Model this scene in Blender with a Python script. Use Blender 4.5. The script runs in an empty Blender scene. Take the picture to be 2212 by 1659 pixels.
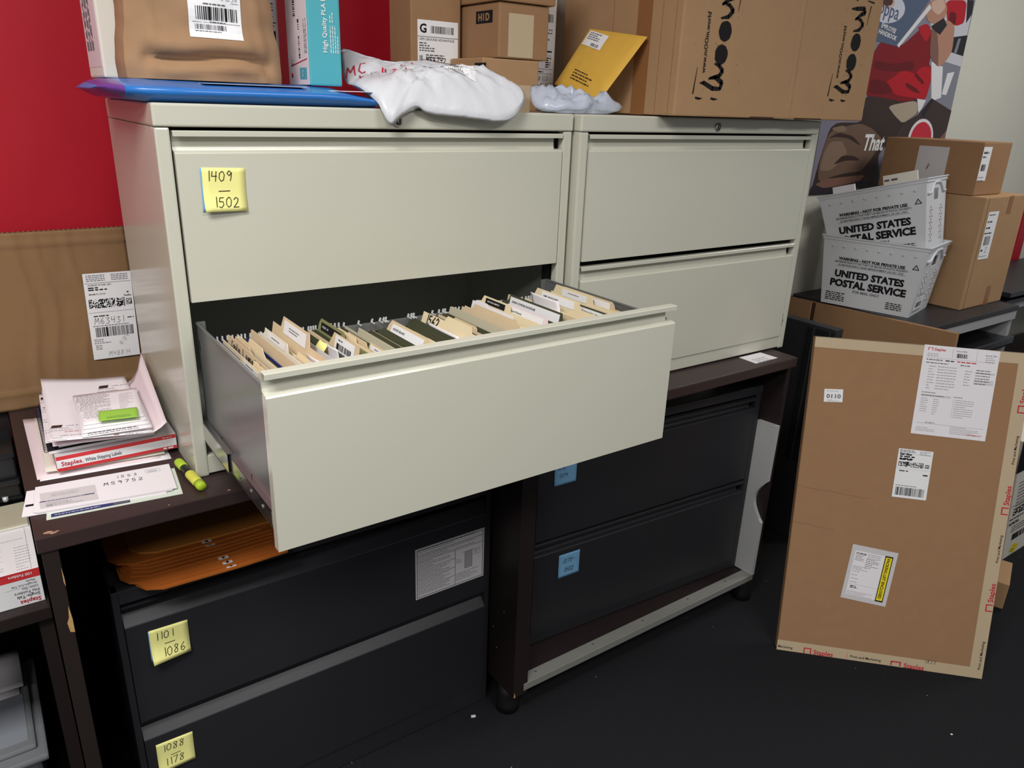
import bpy, bmesh, math, random
from mathutils import Vector, Matrix, noise
from mathutils.bvhtree import BVHTree

S = bpy.context.scene
COL = S.collection

# ------------------------------------------------------------------ camera
cam_d = bpy.data.cameras.new('camera')
cam = bpy.data.objects.new('camera', cam_d)
COL.objects.link(cam)
cam_d.sensor_fit = 'HORIZONTAL'
cam_d.sensor_width = 36.0
cam_d.lens = 1638.46 / 2212 * 36.0
cam_d.clip_start = 0.02
cam.location = (-0.2815, -1.4564, 1.6724)
_R = Matrix(((0.8185958, 0.1737546, -0.5474580), (-0.5733806, 0.3031320, -0.7611476), (0.0336991, 0.9369740, 0.3477701)))
cam.rotation_euler = _R.to_euler('XYZ')
S.camera = cam

# ------------------------------------------------------------------ world, ceiling lamps, exposure
w = bpy.data.worlds.new('world'); S.world = w
w.use_nodes = True
bgn = w.node_tree.nodes['Background']
bgn.inputs[0].default_value = (0.93, 0.97, 1.0, 1)
bgn.inputs[1].default_value = 0.22
S.view_settings.view_transform = 'Standard'
S.view_settings.look = 'None'
S.view_settings.gamma = 1.0
S.view_settings.use_curve_mapping = False
S.view_settings.exposure = 0.0

def area(name, loc, sx, sy, power, rot=(0, 0, 0), col=(1.0, 0.985, 0.955)):
    d = bpy.data.lights.new(name, 'AREA'); d.shape = 'RECTANGLE'; d.size = sx; d.size_y = sy
    d.energy = power; d.color = col
    o = bpy.data.objects.new(name, d); COL.objects.link(o); o.location = loc; o.rotation_euler = rot
    return o
CEIL = 2.95
area('ceiling_lamp', (-0.9, -1.15, CEIL - .02), 1.2, 0.6, 62)
area('ceiling_lamp', (0.9, -2.3, CEIL - .02), 1.2, 0.6, 40)
area('ceiling_lamp', (-2.2, -2.6, CEIL - .02), 1.2, 0.6, 40)
area('ceiling_lamp', (3.9, -.75, CEIL - .02), 1.2, 0.6, 29)

# ------------------------------------------------------------------ materials
def lin(c):
    o = []
    for v in c:
        v = v / 255.0
        o.append(v / 12.92 if v <= 0.04045 else ((v + 0.055) / 1.055) ** 2.4)
    return (o[0], o[1], o[2], 1.0)

MAT = {}
def mat(name, col, rough=0.6, metal=0.0, spec=0.4, nz=0.0, nscale=30.0, bump=0.0, bscale=200.0, coat=0.0, stretch=None):
    m = bpy.data.materials.new(name); m.use_nodes = True
    nt = m.node_tree; b = nt.nodes['Principled BSDF']
    b.inputs['Base Color'].default_value = lin(col)
    b.inputs['Roughness'].default_value = rough
    b.inputs['Metallic'].default_value = metal
    b.inputs['Specular IOR Level'].default_value = spec
    if coat:
        b.inputs['Coat Weight'].default_value = coat; b.inputs['Coat Roughness'].default_value = 0.12
    if nz or bump:
        tc = nt.nodes.new('ShaderNodeTexCoord'); src = tc.outputs['Object']
        if stretch:
            mp = nt.nodes.new('ShaderNodeMapping'); mp.inputs['Scale'].default_value = stretch
            nt.links.new(src, mp.inputs['Vector']); src = mp.outputs['Vector']
    if nz:
        n = nt.nodes.new('ShaderNodeTexNoise'); n.inputs['Scale'].default_value = nscale; n.inputs['Detail'].default_value = 6
        nt.links.new(src, n.inputs['Vector'])
        mx = nt.nodes.new('ShaderNodeMix'); mx.data_type = 'RGBA'
        c = lin(col)
        mx.inputs[6].default_value = tuple(max(0, x * (1 - nz)) for x in c[:3]) + (1,)
        mx.inputs[7].default_value = tuple(min(1, x * (1 + nz)) for x in c[:3]) + (1,)
        nt.links.new(n.outputs['Fac'], mx.inputs[0]); nt.links.new(mx.outputs[2], b.inputs['Base Color'])
    if bump:
        n2 = nt.nodes.new('ShaderNodeTexNoise'); n2.inputs['Scale'].default_value = bscale; n2.inputs['Detail'].default_value = 3
        nt.links.new(src, n2.inputs['Vector'])
        bp = nt.nodes.new('ShaderNodeBump'); bp.inputs['Strength'].default_value = bump; bp.inputs['Distance'].default_value = 0.004
        nt.links.new(n2.outputs['Fac'], bp.inputs['Height']); nt.links.new(bp.outputs['Normal'], b.inputs['Normal'])
    MAT[name] = m
    return m

mat('cream', (203, 202, 187), 0.17, spec=0.5, nz=0.02, nscale=4, bump=0.015, bscale=500)
mat('cream_shaded', (172, 174, 166), 0.45)  # same cream paint, darkened to put interior shade into the colour
mat('steel', (112, 113, 112), 0.28, metal=0.15, nz=0.08, nscale=20)
mat('steel_dark', (52, 54, 54), 0.5, metal=0.2)
mat('chrome', (200, 200, 200), 0.18, metal=0.95)
mat('black_steel', (41, 41, 45), 0.42, spec=0.45, bump=0.02, bscale=600)
mat('black_in', (20, 20, 22), 0.6)
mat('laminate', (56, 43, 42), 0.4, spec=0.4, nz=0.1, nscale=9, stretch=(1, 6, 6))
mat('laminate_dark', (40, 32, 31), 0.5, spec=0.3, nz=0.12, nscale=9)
mat('chip', (186, 150, 96), 0.9, nz=0.3, nscale=300)
mat('alu', (158, 158, 152), 0.42, metal=0.35, nz=0.06, nscale=40)
mat('carpet', (38, 38, 41), 0.98, spec=0.05, nz=0.4, nscale=260, bump=0.6, bscale=700)
mat('red_wall', (176, 22, 40), 0.5, spec=0.3, nz=0.03, nscale=5)
mat('white_wall', (206, 204, 192), 0.8, spec=0.2, nz=0.03, nscale=6, bump=0.04, bscale=120)
mat('ceiling_tile', (226, 226, 222), 0.9)
mat('card', (158, 122, 90), 0.85, spec=0.15, nz=0.07, nscale=25, bump=0.03, bscale=90)
mat('card_l', (174, 139, 104), 0.85, spec=0.15, nz=0.06, nscale=25, bump=0.03, bscale=90)
mat('card_d', (138, 107, 76), 0.85, spec=0.15, nz=0.08, nscale=25, bump=0.04, bscale=60)
mat('card_edge', (206, 174, 134), 0.9)
mat('card_groove', (70, 46, 30), 0.95)
mat('kraft', (162, 128, 97), 0.8, spec=0.2, nz=0.06, nscale=30, bump=0.25, bscale=35)
mat('tape', (196, 176, 146), 0.35, spec=0.4, nz=0.03, nscale=12)
mat('tape_brown', (146, 100, 62), 0.35, spec=0.4)
mat('paper', (236, 232, 236), 0.75, spec=0.2)
mat('paper_warm', (232, 226, 214), 0.75, spec=0.2)
mat('paper_pink', (232, 216, 220), 0.75, spec=0.2)
mat('paper_grey', (206, 202, 204), 0.75, spec=0.2)
mat('paper_green', (212, 222, 208), 0.75, spec=0.2)
mat('label', (240, 240, 242), 0.5, spec=0.35)
mat('manila', (216, 194, 160), 0.75, spec=0.2, nz=0.04, nscale=30)
mat('manila_l', (234, 218, 182), 0.75, spec=0.2)
mat('manila_br', (166, 132, 112), 0.75, spec=0.2)
mat('hang_green', (72, 74, 54), 0.75, spec=0.2, nz=0.08, nscale=60)
mat('hang_green_l', (140, 140, 96), 0.75, spec=0.2)
mat('hang_blue', (38, 44, 104), 0.7, spec=0.2)
mat('hang_grey', (190, 184, 160), 0.75, spec=0.2)
mat('pocket_blue', (34, 62, 132), 0.55, spec=0.3)
mat('hook', (220, 222, 224), 0.35, metal=0.3)
mat('ink', (34, 32, 34), 0.8, spec=0.1)
mat('ink_soft', (96, 94, 100), 0.8, spec=0.1)
mat('ink_pale', (158, 154, 158), 0.8, spec=0.1)
mat('ink_red', (196, 44, 62), 0.8, spec=0.1)
mat('ink_blue', (58, 62, 110), 0.8, spec=0.1)
mat('ink_pencil', (134, 132, 138), 0.8, spec=0.1)
mat('ink_brown', (66, 48, 42), 0.8, spec=0.1)
mat('white_ink', (236, 236, 236), 0.7, spec=0.1)
mat('note_yellow', (244, 240, 156), 0.7, spec=0.15)
mat('note_blue', (124, 176, 216), 0.7, spec=0.15)
mat('note_green', (156, 206, 80), 0.7, spec=0.15)
mat('red_print', (214, 58, 62), 0.45, spec=0.35)
mat('yellow_print', (244, 222, 40), 0.45, spec=0.3)
mat('orange_env', (168, 92, 34), 0.75, spec=0.2, nz=0.1, nscale=30)  # orange darkened so the colour carries the shadow under the desk
mat('orange_env_l', (176, 112, 50), 0.75, spec=0.2)
mat('poly_white', (220, 222, 228), 0.34, spec=0.5, bump=0.35, bscale=38)
mat('poly_grey', (190, 198, 214), 0.3, spec=0.5, bump=0.25, bscale=40)
mat('poly_blue', (44, 116, 196), 0.28, spec=0.55, bump=0.08, bscale=40)
mat('poly_blue_d', (28, 60, 134), 0.3, spec=0.5)
mat('poly_purple', (104, 66, 146), 0.3, spec=0.5)
mat('mailer_yellow', (222, 176, 74), 0.6, spec=0.3, nz=0.05, nscale=20, bump=0.1, bscale=60)
mat('teal', (84, 176, 188), 0.22, spec=0.55, bump=0.05, bscale=50)
mat('hl_yellow', (212, 212, 84), 0.35)
mat('hl_green', (176, 206, 50), 0.35)
mat('black_plastic', (30, 31, 34), 0.25, spec=0.5)
mat('grey_plastic', (122, 124, 128), 0.4)
mat('grey_plastic_l', (140, 144, 152), 0.35)
mat('grey_board', (176, 176, 176), 0.6, nz=0.05, nscale=40)
mat('grey_metal', (164, 164, 166), 0.5)
mat('wire', (30, 32, 60), 0.4)
mat('ribbon', (40, 40, 46), 0.6)
for n_, c_ in dict(p_light=(196, 196, 204), p_grey=(128, 130, 142), p_white=(222, 220, 224), p_char=(38, 36, 42), p_dred=(128, 20, 30), p_red=(178, 24, 38),
        p_red2=(196, 44, 62), p_fold=(102, 16, 25), p_skin=(178, 132, 112), p_dskin=(128, 92, 80), p_lskin=(206, 172, 156), p_blue=(84, 98, 124), p_lav=(132, 128, 146), p_lav2=(204, 206, 220),
        p_lav3=(96, 88, 110), p_pants=(60, 46, 42), p_khaki=(172, 158, 140), p_brown=(112, 90, 76), p_lbrown=(138, 114, 98), p_dark=(44, 36, 44), p_bag=(64, 50, 48), p_dbrown=(74, 44, 40)).items():
    mat(n_, c_, 0.5, spec=0.3)

def carpet_mat():
    nt = MAT['carpet'].node_tree; bs = nt.nodes['Principled BSDF']; src = bs.inputs['Base Color'].links[0].from_socket
    tc = nt.nodes.new('ShaderNodeTexCoord'); vo = nt.nodes.new('ShaderNodeTexVoronoi'); vo.inputs['Scale'].default_value = 26
    nt.links.new(tc.outputs['Object'], vo.inputs['Vector'])
    lt = nt.nodes.new('ShaderNodeMath'); lt.operation = 'LESS_THAN'; lt.inputs[1].default_value = .045; nt.links.new(vo.outputs['Distance'], lt.inputs[0])
    sp = nt.nodes.new('ShaderNodeSeparateColor'); nt.links.new(vo.outputs['Color'], sp.inputs[0])
    g = nt.nodes.new('ShaderNodeMath'); g.operation = 'GREATER_THAN'; g.inputs[1].default_value = .86; nt.links.new(sp.outputs[0], g.inputs[0])
    mu = nt.nodes.new('ShaderNodeMath'); mu.operation = 'MULTIPLY'; nt.links.new(lt.outputs[0], mu.inputs[0]); nt.links.new(g.outputs[0], mu.inputs[1])
    mx = nt.nodes.new('ShaderNodeMix'); mx.data_type = 'RGBA'; nt.links.new(mu.outputs[0], mx.inputs[0]); nt.links.new(src, mx.inputs[6]); mx.inputs[7].default_value = lin((150, 148, 146)); nt.links.new(mx.outputs[2], bs.inputs['Base Color'])
carpet_mat()

def tote_mat():
    m = bpy.data.materials.new('tote'); m.use_nodes = True; nt = m.node_tree
    b = nt.nodes['Principled BSDF']; b.inputs['Base Color'].default_value = lin((242, 244, 248)); b.inputs['Roughness'].default_value = 0.4
    out = nt.nodes['Material Output']
    tl = nt.nodes.new('ShaderNodeBsdfTranslucent'); tl.inputs[0].default_value = lin((220, 224, 232))
    tr = nt.nodes.new('ShaderNodeBsdfTransparent')
    m1 = nt.nodes.new('ShaderNodeMixShader'); m1.inputs[0].default_value = 0.2
    m2 = nt.nodes.new('ShaderNodeMixShader'); m2.inputs[0].default_value = 0.08
    nt.links.new(b.outputs[0], m1.inputs[1]); nt.links.new(tl.outputs[0], m1.inputs[2])
    nt.links.new(m1.outputs[0], m2.inputs[1]); nt.links.new(tr.outputs[0], m2.inputs[2])
    nt.links.new(m2.outputs[0], out.inputs['Surface'])
    MAT['tote'] = m
tote_mat()

# ------------------------------------------------------------------ mesh helpers
WM = {}          # world matrix of every object built here, by object name

TXT = {}
def text2d(s, bold=0.0, shear=0.0):
    key = (s, bold, shear)
    if key in TXT: return TXT[key]
    cu = bpy.data.curves.new('t', 'FONT'); cu.body = s; cu.size = 1.0; cu.resolution_u = 2; cu.offset = bold; cu.shear = shear
    cu.fill_mode = 'FRONT'
    o = bpy.data.objects.new('t', cu); COL.objects.link(o)
    me = bpy.data.meshes.new_from_object(o.evaluated_get(bpy.context.evaluated_depsgraph_get()))
    vs = [(v.co.x, v.co.y) for v in me.vertices]; fs = [tuple(p.vertices) for p in me.polygons]
    bpy.data.objects.remove(o); bpy.data.curves.remove(cu); bpy.data.meshes.remove(me)
    wd = max([v[0] for v in vs] or [0])
    TXT[key] = (vs, fs, wd)
    return TXT[key]
bpy.context.view_layer.update()

GL = {
 '0': [[(.3, 1), (.08, .78), (.05, .3), (.25, 0), (.5, .15), (.56, .65), (.42, .95), (.3, 1)]],
 '1': [[(.3, 1), (.34, 0)]],
 '2': [[(.05, .78), (.25, 1), (.5, .85), (.42, .5), (.05, .02), (.58, .04)]],
 '3': [[(.08, .92), (.5, .95), (.25, .58), (.55, .35), (.4, .03), (.05, .1)]],
 '4': [[(.1, 1), (.06, .5), (.56, .52)], [(.5, 1), (.46, 0)]],
 '5': [[(.52, 1), (.14, .97), (.1, .58), (.45, .6), (.54, .28), (.3, 0), (.05, .1)]],
 '6': [[(.45, 1), (.12, .55), (.1, .15), (.35, 0), (.55, .22), (.4, .48), (.14, .35)]],
 '7': [[(.05, .95), (.55, 1), (.25, 0)]],
 '8': [[(.5, .9), (.25, 1), (.12, .8), (.48, .35), (.42, .05), (.15, .02), (.1, .28), (.45, .65), (.5, .9)]],
 '9': [[(.5, .8), (.25, 1), (.08, .72), (.3, .5), (.52, .8), (.5, .4), (.42, 0)]],
 'M': [[(.02, 0), (.1, 1), (.3, .4), (.52, 1), (.6, 0)]],
 'S': [[(.5, .9), (.2, 1), (.1, .7), (.48, .4), (.4, .05), (.05, .08)]],
 '#': [[(.2, 1), (.1, 0)], [(.48, 1), (.38, 0)], [(.0, .65), (.6, .68)], [(0, .32), (.58, .35)]],
 '-': [[(.12, .5), (.5, .52)]],
 'l': [[(.1, 1), (.1, 0)]], 'L': [[(.1, 1), (.1, 0), (.5, .02)]], 'i': [[(.25, .6), (.25, 0)]], 'v': [[(.1, .6), (.3, 0), (.5, .6)]], 'e': [[(.1, .3), (.5, .35), (.3, .6), (.1, .3), (.3, 0), (.5, .08)]],
 'C': [[(.5, .85), (.2, .9), (.08, .4), (.3, 0), (.5, .1)]], 'K': [[(.1, 1), (.1, 0)], [(.5, 1), (.12, .5), (.5, 0)]], 'c': [[(.45, .5), (.15, .5), (.1, .1), (.45, .05)]], 'w': [[(0, .6), (.12, 0), (.3, .5), (.45, 0), (.6, .6)]],
 '/': [[(.5, 1), (.1, 0)]], '"': [[(.2, 1), (.15, .7)], [(.4, 1), (.35, .7)]], 'J': [[(.5, 1), (.45, .1), (.1, .05)]], 'H': [[(.1, 1), (.1, 0)], [(.5, 1), (.5, 0)], [(.1, .5), (.5, .5)]],
 ' ': [], 'n': [[(.05, .6), (.08, 0)], [(.08, .45), (.35, .6), (.42, 0)]], 'o': [[(.3, .6), (.08, .3), (.3, 0), (.5, .3), (.3, .6)]], 't': [[(.25, 1), (.25, 0), (.45, .05)], [(.05, .65), (.5, .65)]], 'a': [[(.45, .6), (.1, .35), (.25, 0), (.45, .5), (.48, 0)]],
}

class Fr:
    """a plane in the room: origin, right direction and up direction"""
    def __init__(s, o, u, v):
        s.o = Vector(o); s.u = Vector(u).normalized(); s.v = Vector(v).normalized(); s.n = s.u.cross(s.v).normalized()
    def p(s, a, b, h=0.0): return s.o + s.u * a + s.v * b + s.n * h
    def sub(s, a, b, rot=0.0, h=0.0):
        c, q = math.cos(math.radians(rot)), math.sin(math.radians(rot))
        return Fr(s.p(a, b, h), s.u * c + s.v * q, s.v * c - s.u * q)

class MB:
    def __init__(s): s.bm = bmesh.new(); s.slots = []
    def mi(s, m):
        if m not in s.slots: s.slots.append(m)
        return s.slots.index(m)
    def face(s, pts, m, smooth=False):
        vs = [s.bm.verts.new(Vector(p)) for p in pts]
        try: f = s.bm.faces.new(vs)
        except ValueError: return
        f.material_index = s.mi(m); f.smooth = smooth
    def mesh(s, verts, faces, m, smooth=False):
        vs = [s.bm.verts.new(Vector(p)) for p in verts]; k = s.mi(m)
        for f in faces:
            try:
                q = s.bm.faces.new([vs[i] for i in f]); q.material_index = k; q.smooth = smooth
            except ValueError: pass
    def box(s, x0, x1, y0, y1, z0, z1, m, bev=0.0, M=None, seg=2):
        t = bmesh.new()
        vs = [t.verts.new((x, y, z)) for x in (x0, x1) for y in (y0, y1) for z in (z0, z1)]
        for f in ((0, 1, 3, 2), (4, 6, 7, 5), (0, 4, 5, 1), (2, 3, 7, 6), (0, 2, 6, 4), (1, 5, 7, 3)): t.faces.new([vs[i] for i in f])
        if bev: bmesh.ops.bevel(t, geom=t.edges[:], offset=bev, segments=seg, affect='EDGES', profile=0.6)
        bmesh.ops.recalc_face_normals(t, faces=t.faces[:])
        t.verts.ensure_lookup_table(); t.verts.index_update()
        vv = [(M @ v.co if M else v.co.copy()) for v in t.verts]
        s.mesh(vv, [[v.index for v in f.verts] for f in t.faces], m)
        t.free()
    def fbox(s, F, u0, u1, v0, v1, h0, h1, m, bev=0.0):
        M = Matrix(((F.u.x, F.v.x, F.n.x, F.o.x), (F.u.y, F.v.y, F.n.y, F.o.y), (F.u.z, F.v.z, F.n.z, F.o.z), (0, 0, 0, 1)))
        s.box(u0, u1, v0, v1, h0, h1, m, bev, M)
    def extr(s, prof, x0, x1, m, axis='x', closed=True, smooth=False, caps=True):
        """profile of (a, z) pairs swept along an axis"""
        def P(t, a, z): return (t, a, z) if axis == 'x' else (a, t, z)
        n = len(prof); vs = [P(x0, a, z) for a, z in prof] + [P(x1, a, z) for a, z in prof]
        fs = [(i, (i + 1) % n, n + (i + 1) % n, n + i) for i in range(n if closed else n - 1)]
        s.mesh(vs, fs, m, smooth)
        if caps:
            s.mesh(vs[:n], [tuple(range(n))[::-1]], m); s.mesh(vs[n:], [tuple(range(n))], m)
    def prism(s, F, pts, h0, h1, m):
        n = len(pts); a = [F.p(u, v, h0) for u, v in pts]; b = [F.p(u, v, h1) for u, v in pts]
        s.mesh(a + b, [(i, (i + 1) % n, n + (i + 1) % n, n + i) for i in range(n)] + [tuple(range(n))[::-1], tuple(range(n, 2 * n))], m)
    def rect(s, F, u0, v0, u1, v1, m, h=0.0004):
        s.face([F.p(u0, v0, h), F.p(u1, v0, h), F.p(u1, v1, h), F.p(u0, v1, h)], m)
    def poly(s, F, pts, m, h=0.0004): s.face([F.p(a, b, h) for a, b in pts], m)
    def frame(s, F, u0, v0, u1, v1, t, m, h=0.0005):
        s.rect(F, u0, v0, u1, v0 + t, m, h); s.rect(F, u0, v1 - t, u1, v1, m, h); s.rect(F, u0, v0, u0 + t, v1, m, h); s.rect(F, u1 - t, v0, u1, v1, m, h)
    def text(s, F, t, u, v, size, m, w=None, align='l', bold=0.0, shear=0.0, h=0.0007, sy=1.0):
        vs, fs, wd = text2d(t, bold, shear)
        kx = size if w is None else w / max(wd, 1e-6)
        off = 0 if align == 'l' else (-wd * kx / 2 if align == 'c' else -wd * kx)
        s.mesh([F.p(u + off + x * kx, v + y * size * sy, h) for x, y in vs], fs, m)
    def stroke(s, F, pts, wd, m, h=0.0007, uv=None):
        for a, b in zip(pts[:-1], pts[1:]):
            a = Vector(a); b = Vector(b); d = b - a
            if d.length < 1e-7: continue
            d.normalize(); n = Vector((-d.y, d.x)) * wd / 2; e = d * wd * .35
            s.face([F.p(*(a - n - e), h), F.p(*(b - n + e), h), F.p(*(b + n + e), h), F.p(*(a + n - e), h)], m)
    def hand(s, F, t, u, v, size, m, wd=None, gap=.14, slant=.08, rnd=None, h=0.0007):
        wd = wd or size * .09; r = random.Random(t)
        for ch in t:
            j = (r.random() - .5) * .08 * size
            for pl in GL.get(ch, []):
                s.stroke(F, [(u + (x + slant * y) * size, v + j + y * size) for x, y in pl], wd, m, h)
            u += ((.3 if ch in '1li ' else .62) + gap) * size
            if ch == '1': u += 0.05 * size
    def greek(s, F, u, v, w_, rows, dy, h_, m, seed=1, hh=0.0006, full=0.9):
        r = random.Random(seed)
        for k in range(rows):
            x = u; end = u + w_ * (full if r.random() < .6 else r.uniform(.4, full))
            while x < end:
                l = min(r.uniform(1.4, 5.0) * h_, end - x)
                s.rect(F, x, v - k * dy, x + l, v - k * dy + h_, m, hh); x += l + .9 * h_
    def bars(s, F, u0, v0, u1, v1, m, n=34, seed=3, hh=0.0006):
        r = random.Random(seed); st = (u1 - u0) / n
        for k in range(n):
            if k % 2 == 0 or r.random() < .12:
                s.rect(F, u0 + k * st, v0, u0 + (k + r.choice((.6, 1.0, 1.3))) * st, v1, m, hh)
    def speck(s, F, u0, v0, u1, v1, m, nx, ny, seed=5, hh=0.0006):
        r = random.Random(seed); du = (u1 - u0) / nx; dv = (v1 - v0) / ny
        for j in range(ny):
            i = 0
            while i < nx:
                l = r.choice((1, 1, 2))
                if r.random() < .55: s.rect(F, u0 + i * du, v0 + j * dv, u0 + min(i + l, nx) * du, v0 + (j + 1) * dv, m, hh)
                i += l
    def tube(s, pts, r, m, n=10, closed=False, caps=True):
        pts = [Vector(p) for p in pts]; rr = r if isinstance(r, (list, tuple)) else [r] * len(pts)
        vs = []; N = len(pts)
        for i, p in enumerate(pts):
            a = pts[(i - 1) % N if closed else max(i - 1, 0)]; b = pts[(i + 1) % N if closed else min(i + 1, N - 1)]
            d = (b - a).normalized(); up = Vector((0, 0, 1)) if abs(d.z) < .9 else Vector((1, 0, 0))
            x = d.cross(up).normalized(); y = x.cross(d)
            vs += [p + (x * math.cos(k * 2 * math.pi / n) + y * math.sin(k * 2 * math.pi / n)) * rr[i] for k in range(n)]
        fs = [(i * n + k, i * n + (k + 1) % n, ((i + 1) % N) * n + (k + 1) % n, ((i + 1) % N) * n + k) for i in range(N if closed else N - 1) for k in range(n)]
        if caps and not closed: fs += [tuple(range(n))[::-1], tuple(range((N - 1) * n, N * n))]
        s.mesh(vs, fs, m, True)
    def grid(s, P, nu, nv, m, smooth=True):
        s.mesh([P(i / nu, j / nv) for j in range(nv + 1) for i in range(nu + 1)],
               [(j * (nu + 1) + i, j * (nu + 1) + i + 1, (j + 1) * (nu + 1) + i + 1, (j + 1) * (nu + 1) + i) for j in range(nv) for i in range(nu)], m, smooth)
    def sheet(s, P, nu, nv, m, t, dirv=(0, 0, -1), smooth=True):
        """a curved sheet with real thickness"""
        d = Vector(dirv) * t; W = nu + 1
        top = [Vector(P(i / nu, j / nv)) for j in range(nv + 1) for i in range(nu + 1)]
        bot = [p + d for p in top]; n = len(top)
        fs = []
        for j in range(nv):
            for i in range(nu):
                a = j * W + i; fs.append((a, a + 1, a + W + 1, a + W)); fs.append((n + a, n + a + W, n + a + W + 1, n + a + 1))
        for i in range(nu): fs.append((i, n + i, n + i + 1, i + 1)); k = nv * W + i; fs.append((k, k + 1, n + k + 1, n + k))
        for j in range(nv): a = j * W; fs.append((a, a + W, n + a + W, n + a)); a += nu; fs.append((a, n + a, n + a + W, a + W))
        s.mesh(top + bot, fs, m, smooth)
    def pouch(s, outline, c, m, rings=7, bot=None, nz=0.006, ns=14.0, seed=0.0, power=.55, smooth=True, ridge=0.0):
        """pillow shape: outline of 3D points rising to centre c, closed below at height bot"""
        o = []
        q = [Vector(p) for p in outline]; N = len(q)
        for i in range(N):
            for k in range(4): 
                t = k / 4; a, b, cc, d = q[i - 1], q[i], q[(i + 1) % N], q[(i + 2) % N]
                o.append(0.5 * ((2 * b) + (cc - a) * t + (2 * a - 5 * b + 4 * cc - d) * t * t + (3 * b - a - 3 * cc + d) * t ** 3))
        N = len(o); c = Vector(c); vs = []
        for k in range(rings):
            r = 1 - k / rings
            for p in o:
                x = c.x + (p.x - c.x) * r; y = c.y + (p.y - c.y) * r
                h = (1 - r * r) ** power; z = p.z + (c.z - p.z) * h
                z += nz * noise.noise(Vector((x * ns + seed, y * ns, seed))) * (0.3 + h) + nz * .5 * abs(noise.noise(Vector((x * ns * 2.3, y * ns * 2.3 + seed, 3.1)))) * (0.3 + h)
                if ridge:
                    for fq, am in ((7, 1.0), (15, .55), (31, .25)):
                        q_ = 1 - abs(noise.noise(Vector((x * fq + seed, y * fq * 1.3 - x * fq * .6, seed + fq)))) * 2.2
                        z += ridge * .5 * am * max(0, q_) ** 3 * min(1, .25 + h)
                    for fq, am in ((13, 1.0), (27, .5)):
                        dd, _ = noise.voronoi(Vector((x * fq + seed + .15 * noise.noise(Vector((x * 30, y * 30, 1))) * 2, y * fq * 1.2 + x * fq * .4, seed)))
                        z += ridge * am * (math.exp(-(dd[1] - dd[0]) / .10) - .35 * dd[0]) * min(1, .3 + h)
                vs.append((x, y, z))
        vs.append(tuple(c)); ci = len(vs) - 1
        fs = [(k * N + i, k * N + (i + 1) % N, (k + 1) * N + (i + 1) % N, (k + 1) * N + i) for k in range(rings - 1) for i in range(N)]
        fs += [((rings - 1) * N + i, (rings - 1) * N + (i + 1) % N, ci) for i in range(N)]
        if bot is not None:
            b0 = len(vs)
            for p in o: vs.append((c.x + (p.x - c.x) * .97, c.y + (p.y - c.y) * .97, p.z - .002 if p.z > bot + .004 else p.z - .006))
            b1 = len(vs)
            for p in o: vs.append((c.x + (p.x - c.x) * .72, c.y + (p.y - c.y) * .72, bot + max(0, .47 - p.x) * .25 * (p.x > .3 and p.x < .6)))
            fs += [(i, b0 + i, b0 + (i + 1) % N, (i + 1) % N) for i in range(N)] + [(b0 + i, b1 + i, b1 + (i + 1) % N, b0 + (i + 1) % N) for i in range(N)] + [tuple(range(b1, b1 + N))]
        s.mesh(vs, fs, m, smooth)
    def bvh(s): return BVHTree.FromBMesh(s.bm)
    def drape(s, tree, first, d=(0, 0, -1), off=0.0012, up=0.3):
        """lay the vertices made since index `first` onto a surface"""
        s.bm.verts.ensure_lookup_table(); d = Vector(d)
        dead = []
        for v in s.bm.verts[first:]:
            h = tree.ray_cast(v.co - d * up, d)
            if h[0] is not None: v.co = h[0] - d * off
            else: dead.append(v)
        if dead: bmesh.ops.delete(s.bm, geom=dead, context='VERTS')
    def nv(s): return len(s.bm.verts)
    def build(s, name, parent=None, origin=None, local=False):
        bm = s.bm
        me = bpy.data.meshes.new(name)
        o = bpy.data.objects.new(name, me); COL.objects.link(o)
        if parent is not None:
            M = WM[parent.name]; o.parent = parent; WM[o.name] = M.copy()
        else:
            if origin is None:
                xs = [v.co for v in bm.verts]
                origin = (sum(v.x for v in xs) / len(xs), sum(v.y for v in xs) / len(xs), min(v.z for v in xs))
            M = Matrix.Translation(Vector(origin)); o.location = origin; WM[o.name] = M
        if not local: bm.transform(M.inverted())
        bm.to_mesh(me); bm.free()
        for m in s.slots: me.materials.append(MAT[m])
        return o

def tag(o, label, cat=None, group=None, kind=None):
    if label: o['label'] = label
    if cat: o['category'] = cat
    if group: o['group'] = group
    if kind: o['kind'] = kind
    return o
def thing(name, label, cat, loc, group=None, rz=0.0):
    o = bpy.data.objects.new(name, None); COL.objects.link(o); o.location = loc; o.rotation_euler.z = rz; o.empty_display_size = .05
    WM[o.name] = Matrix.Translation(Vector(loc)) @ Matrix.Rotation(rz, 4, 'Z')
    return tag(o, label, cat, group)
def one(mb, name, label, cat, group=None, origin=None):
    return tag(mb.build(name, None, origin), label, cat, group)
def struct(name, mb):
    o = mb.build(name); o['kind'] = 'structure'; return o
UP = (0, 0, 1)
def front(x, y, z): return Fr((x, y, z), (1, 0, 0), UP)         # faces the aisle
def leftside(x, y, z): return Fr((x, y, z), (0, -1, 0), UP)      # faces the left of the room
def flat(x, y, z, rot=0.0):
    c, q = math.cos(math.radians(rot)), math.sin(math.radians(rot)); return Fr((x, y, z), (c, q, 0), (-q, c, 0))

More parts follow.
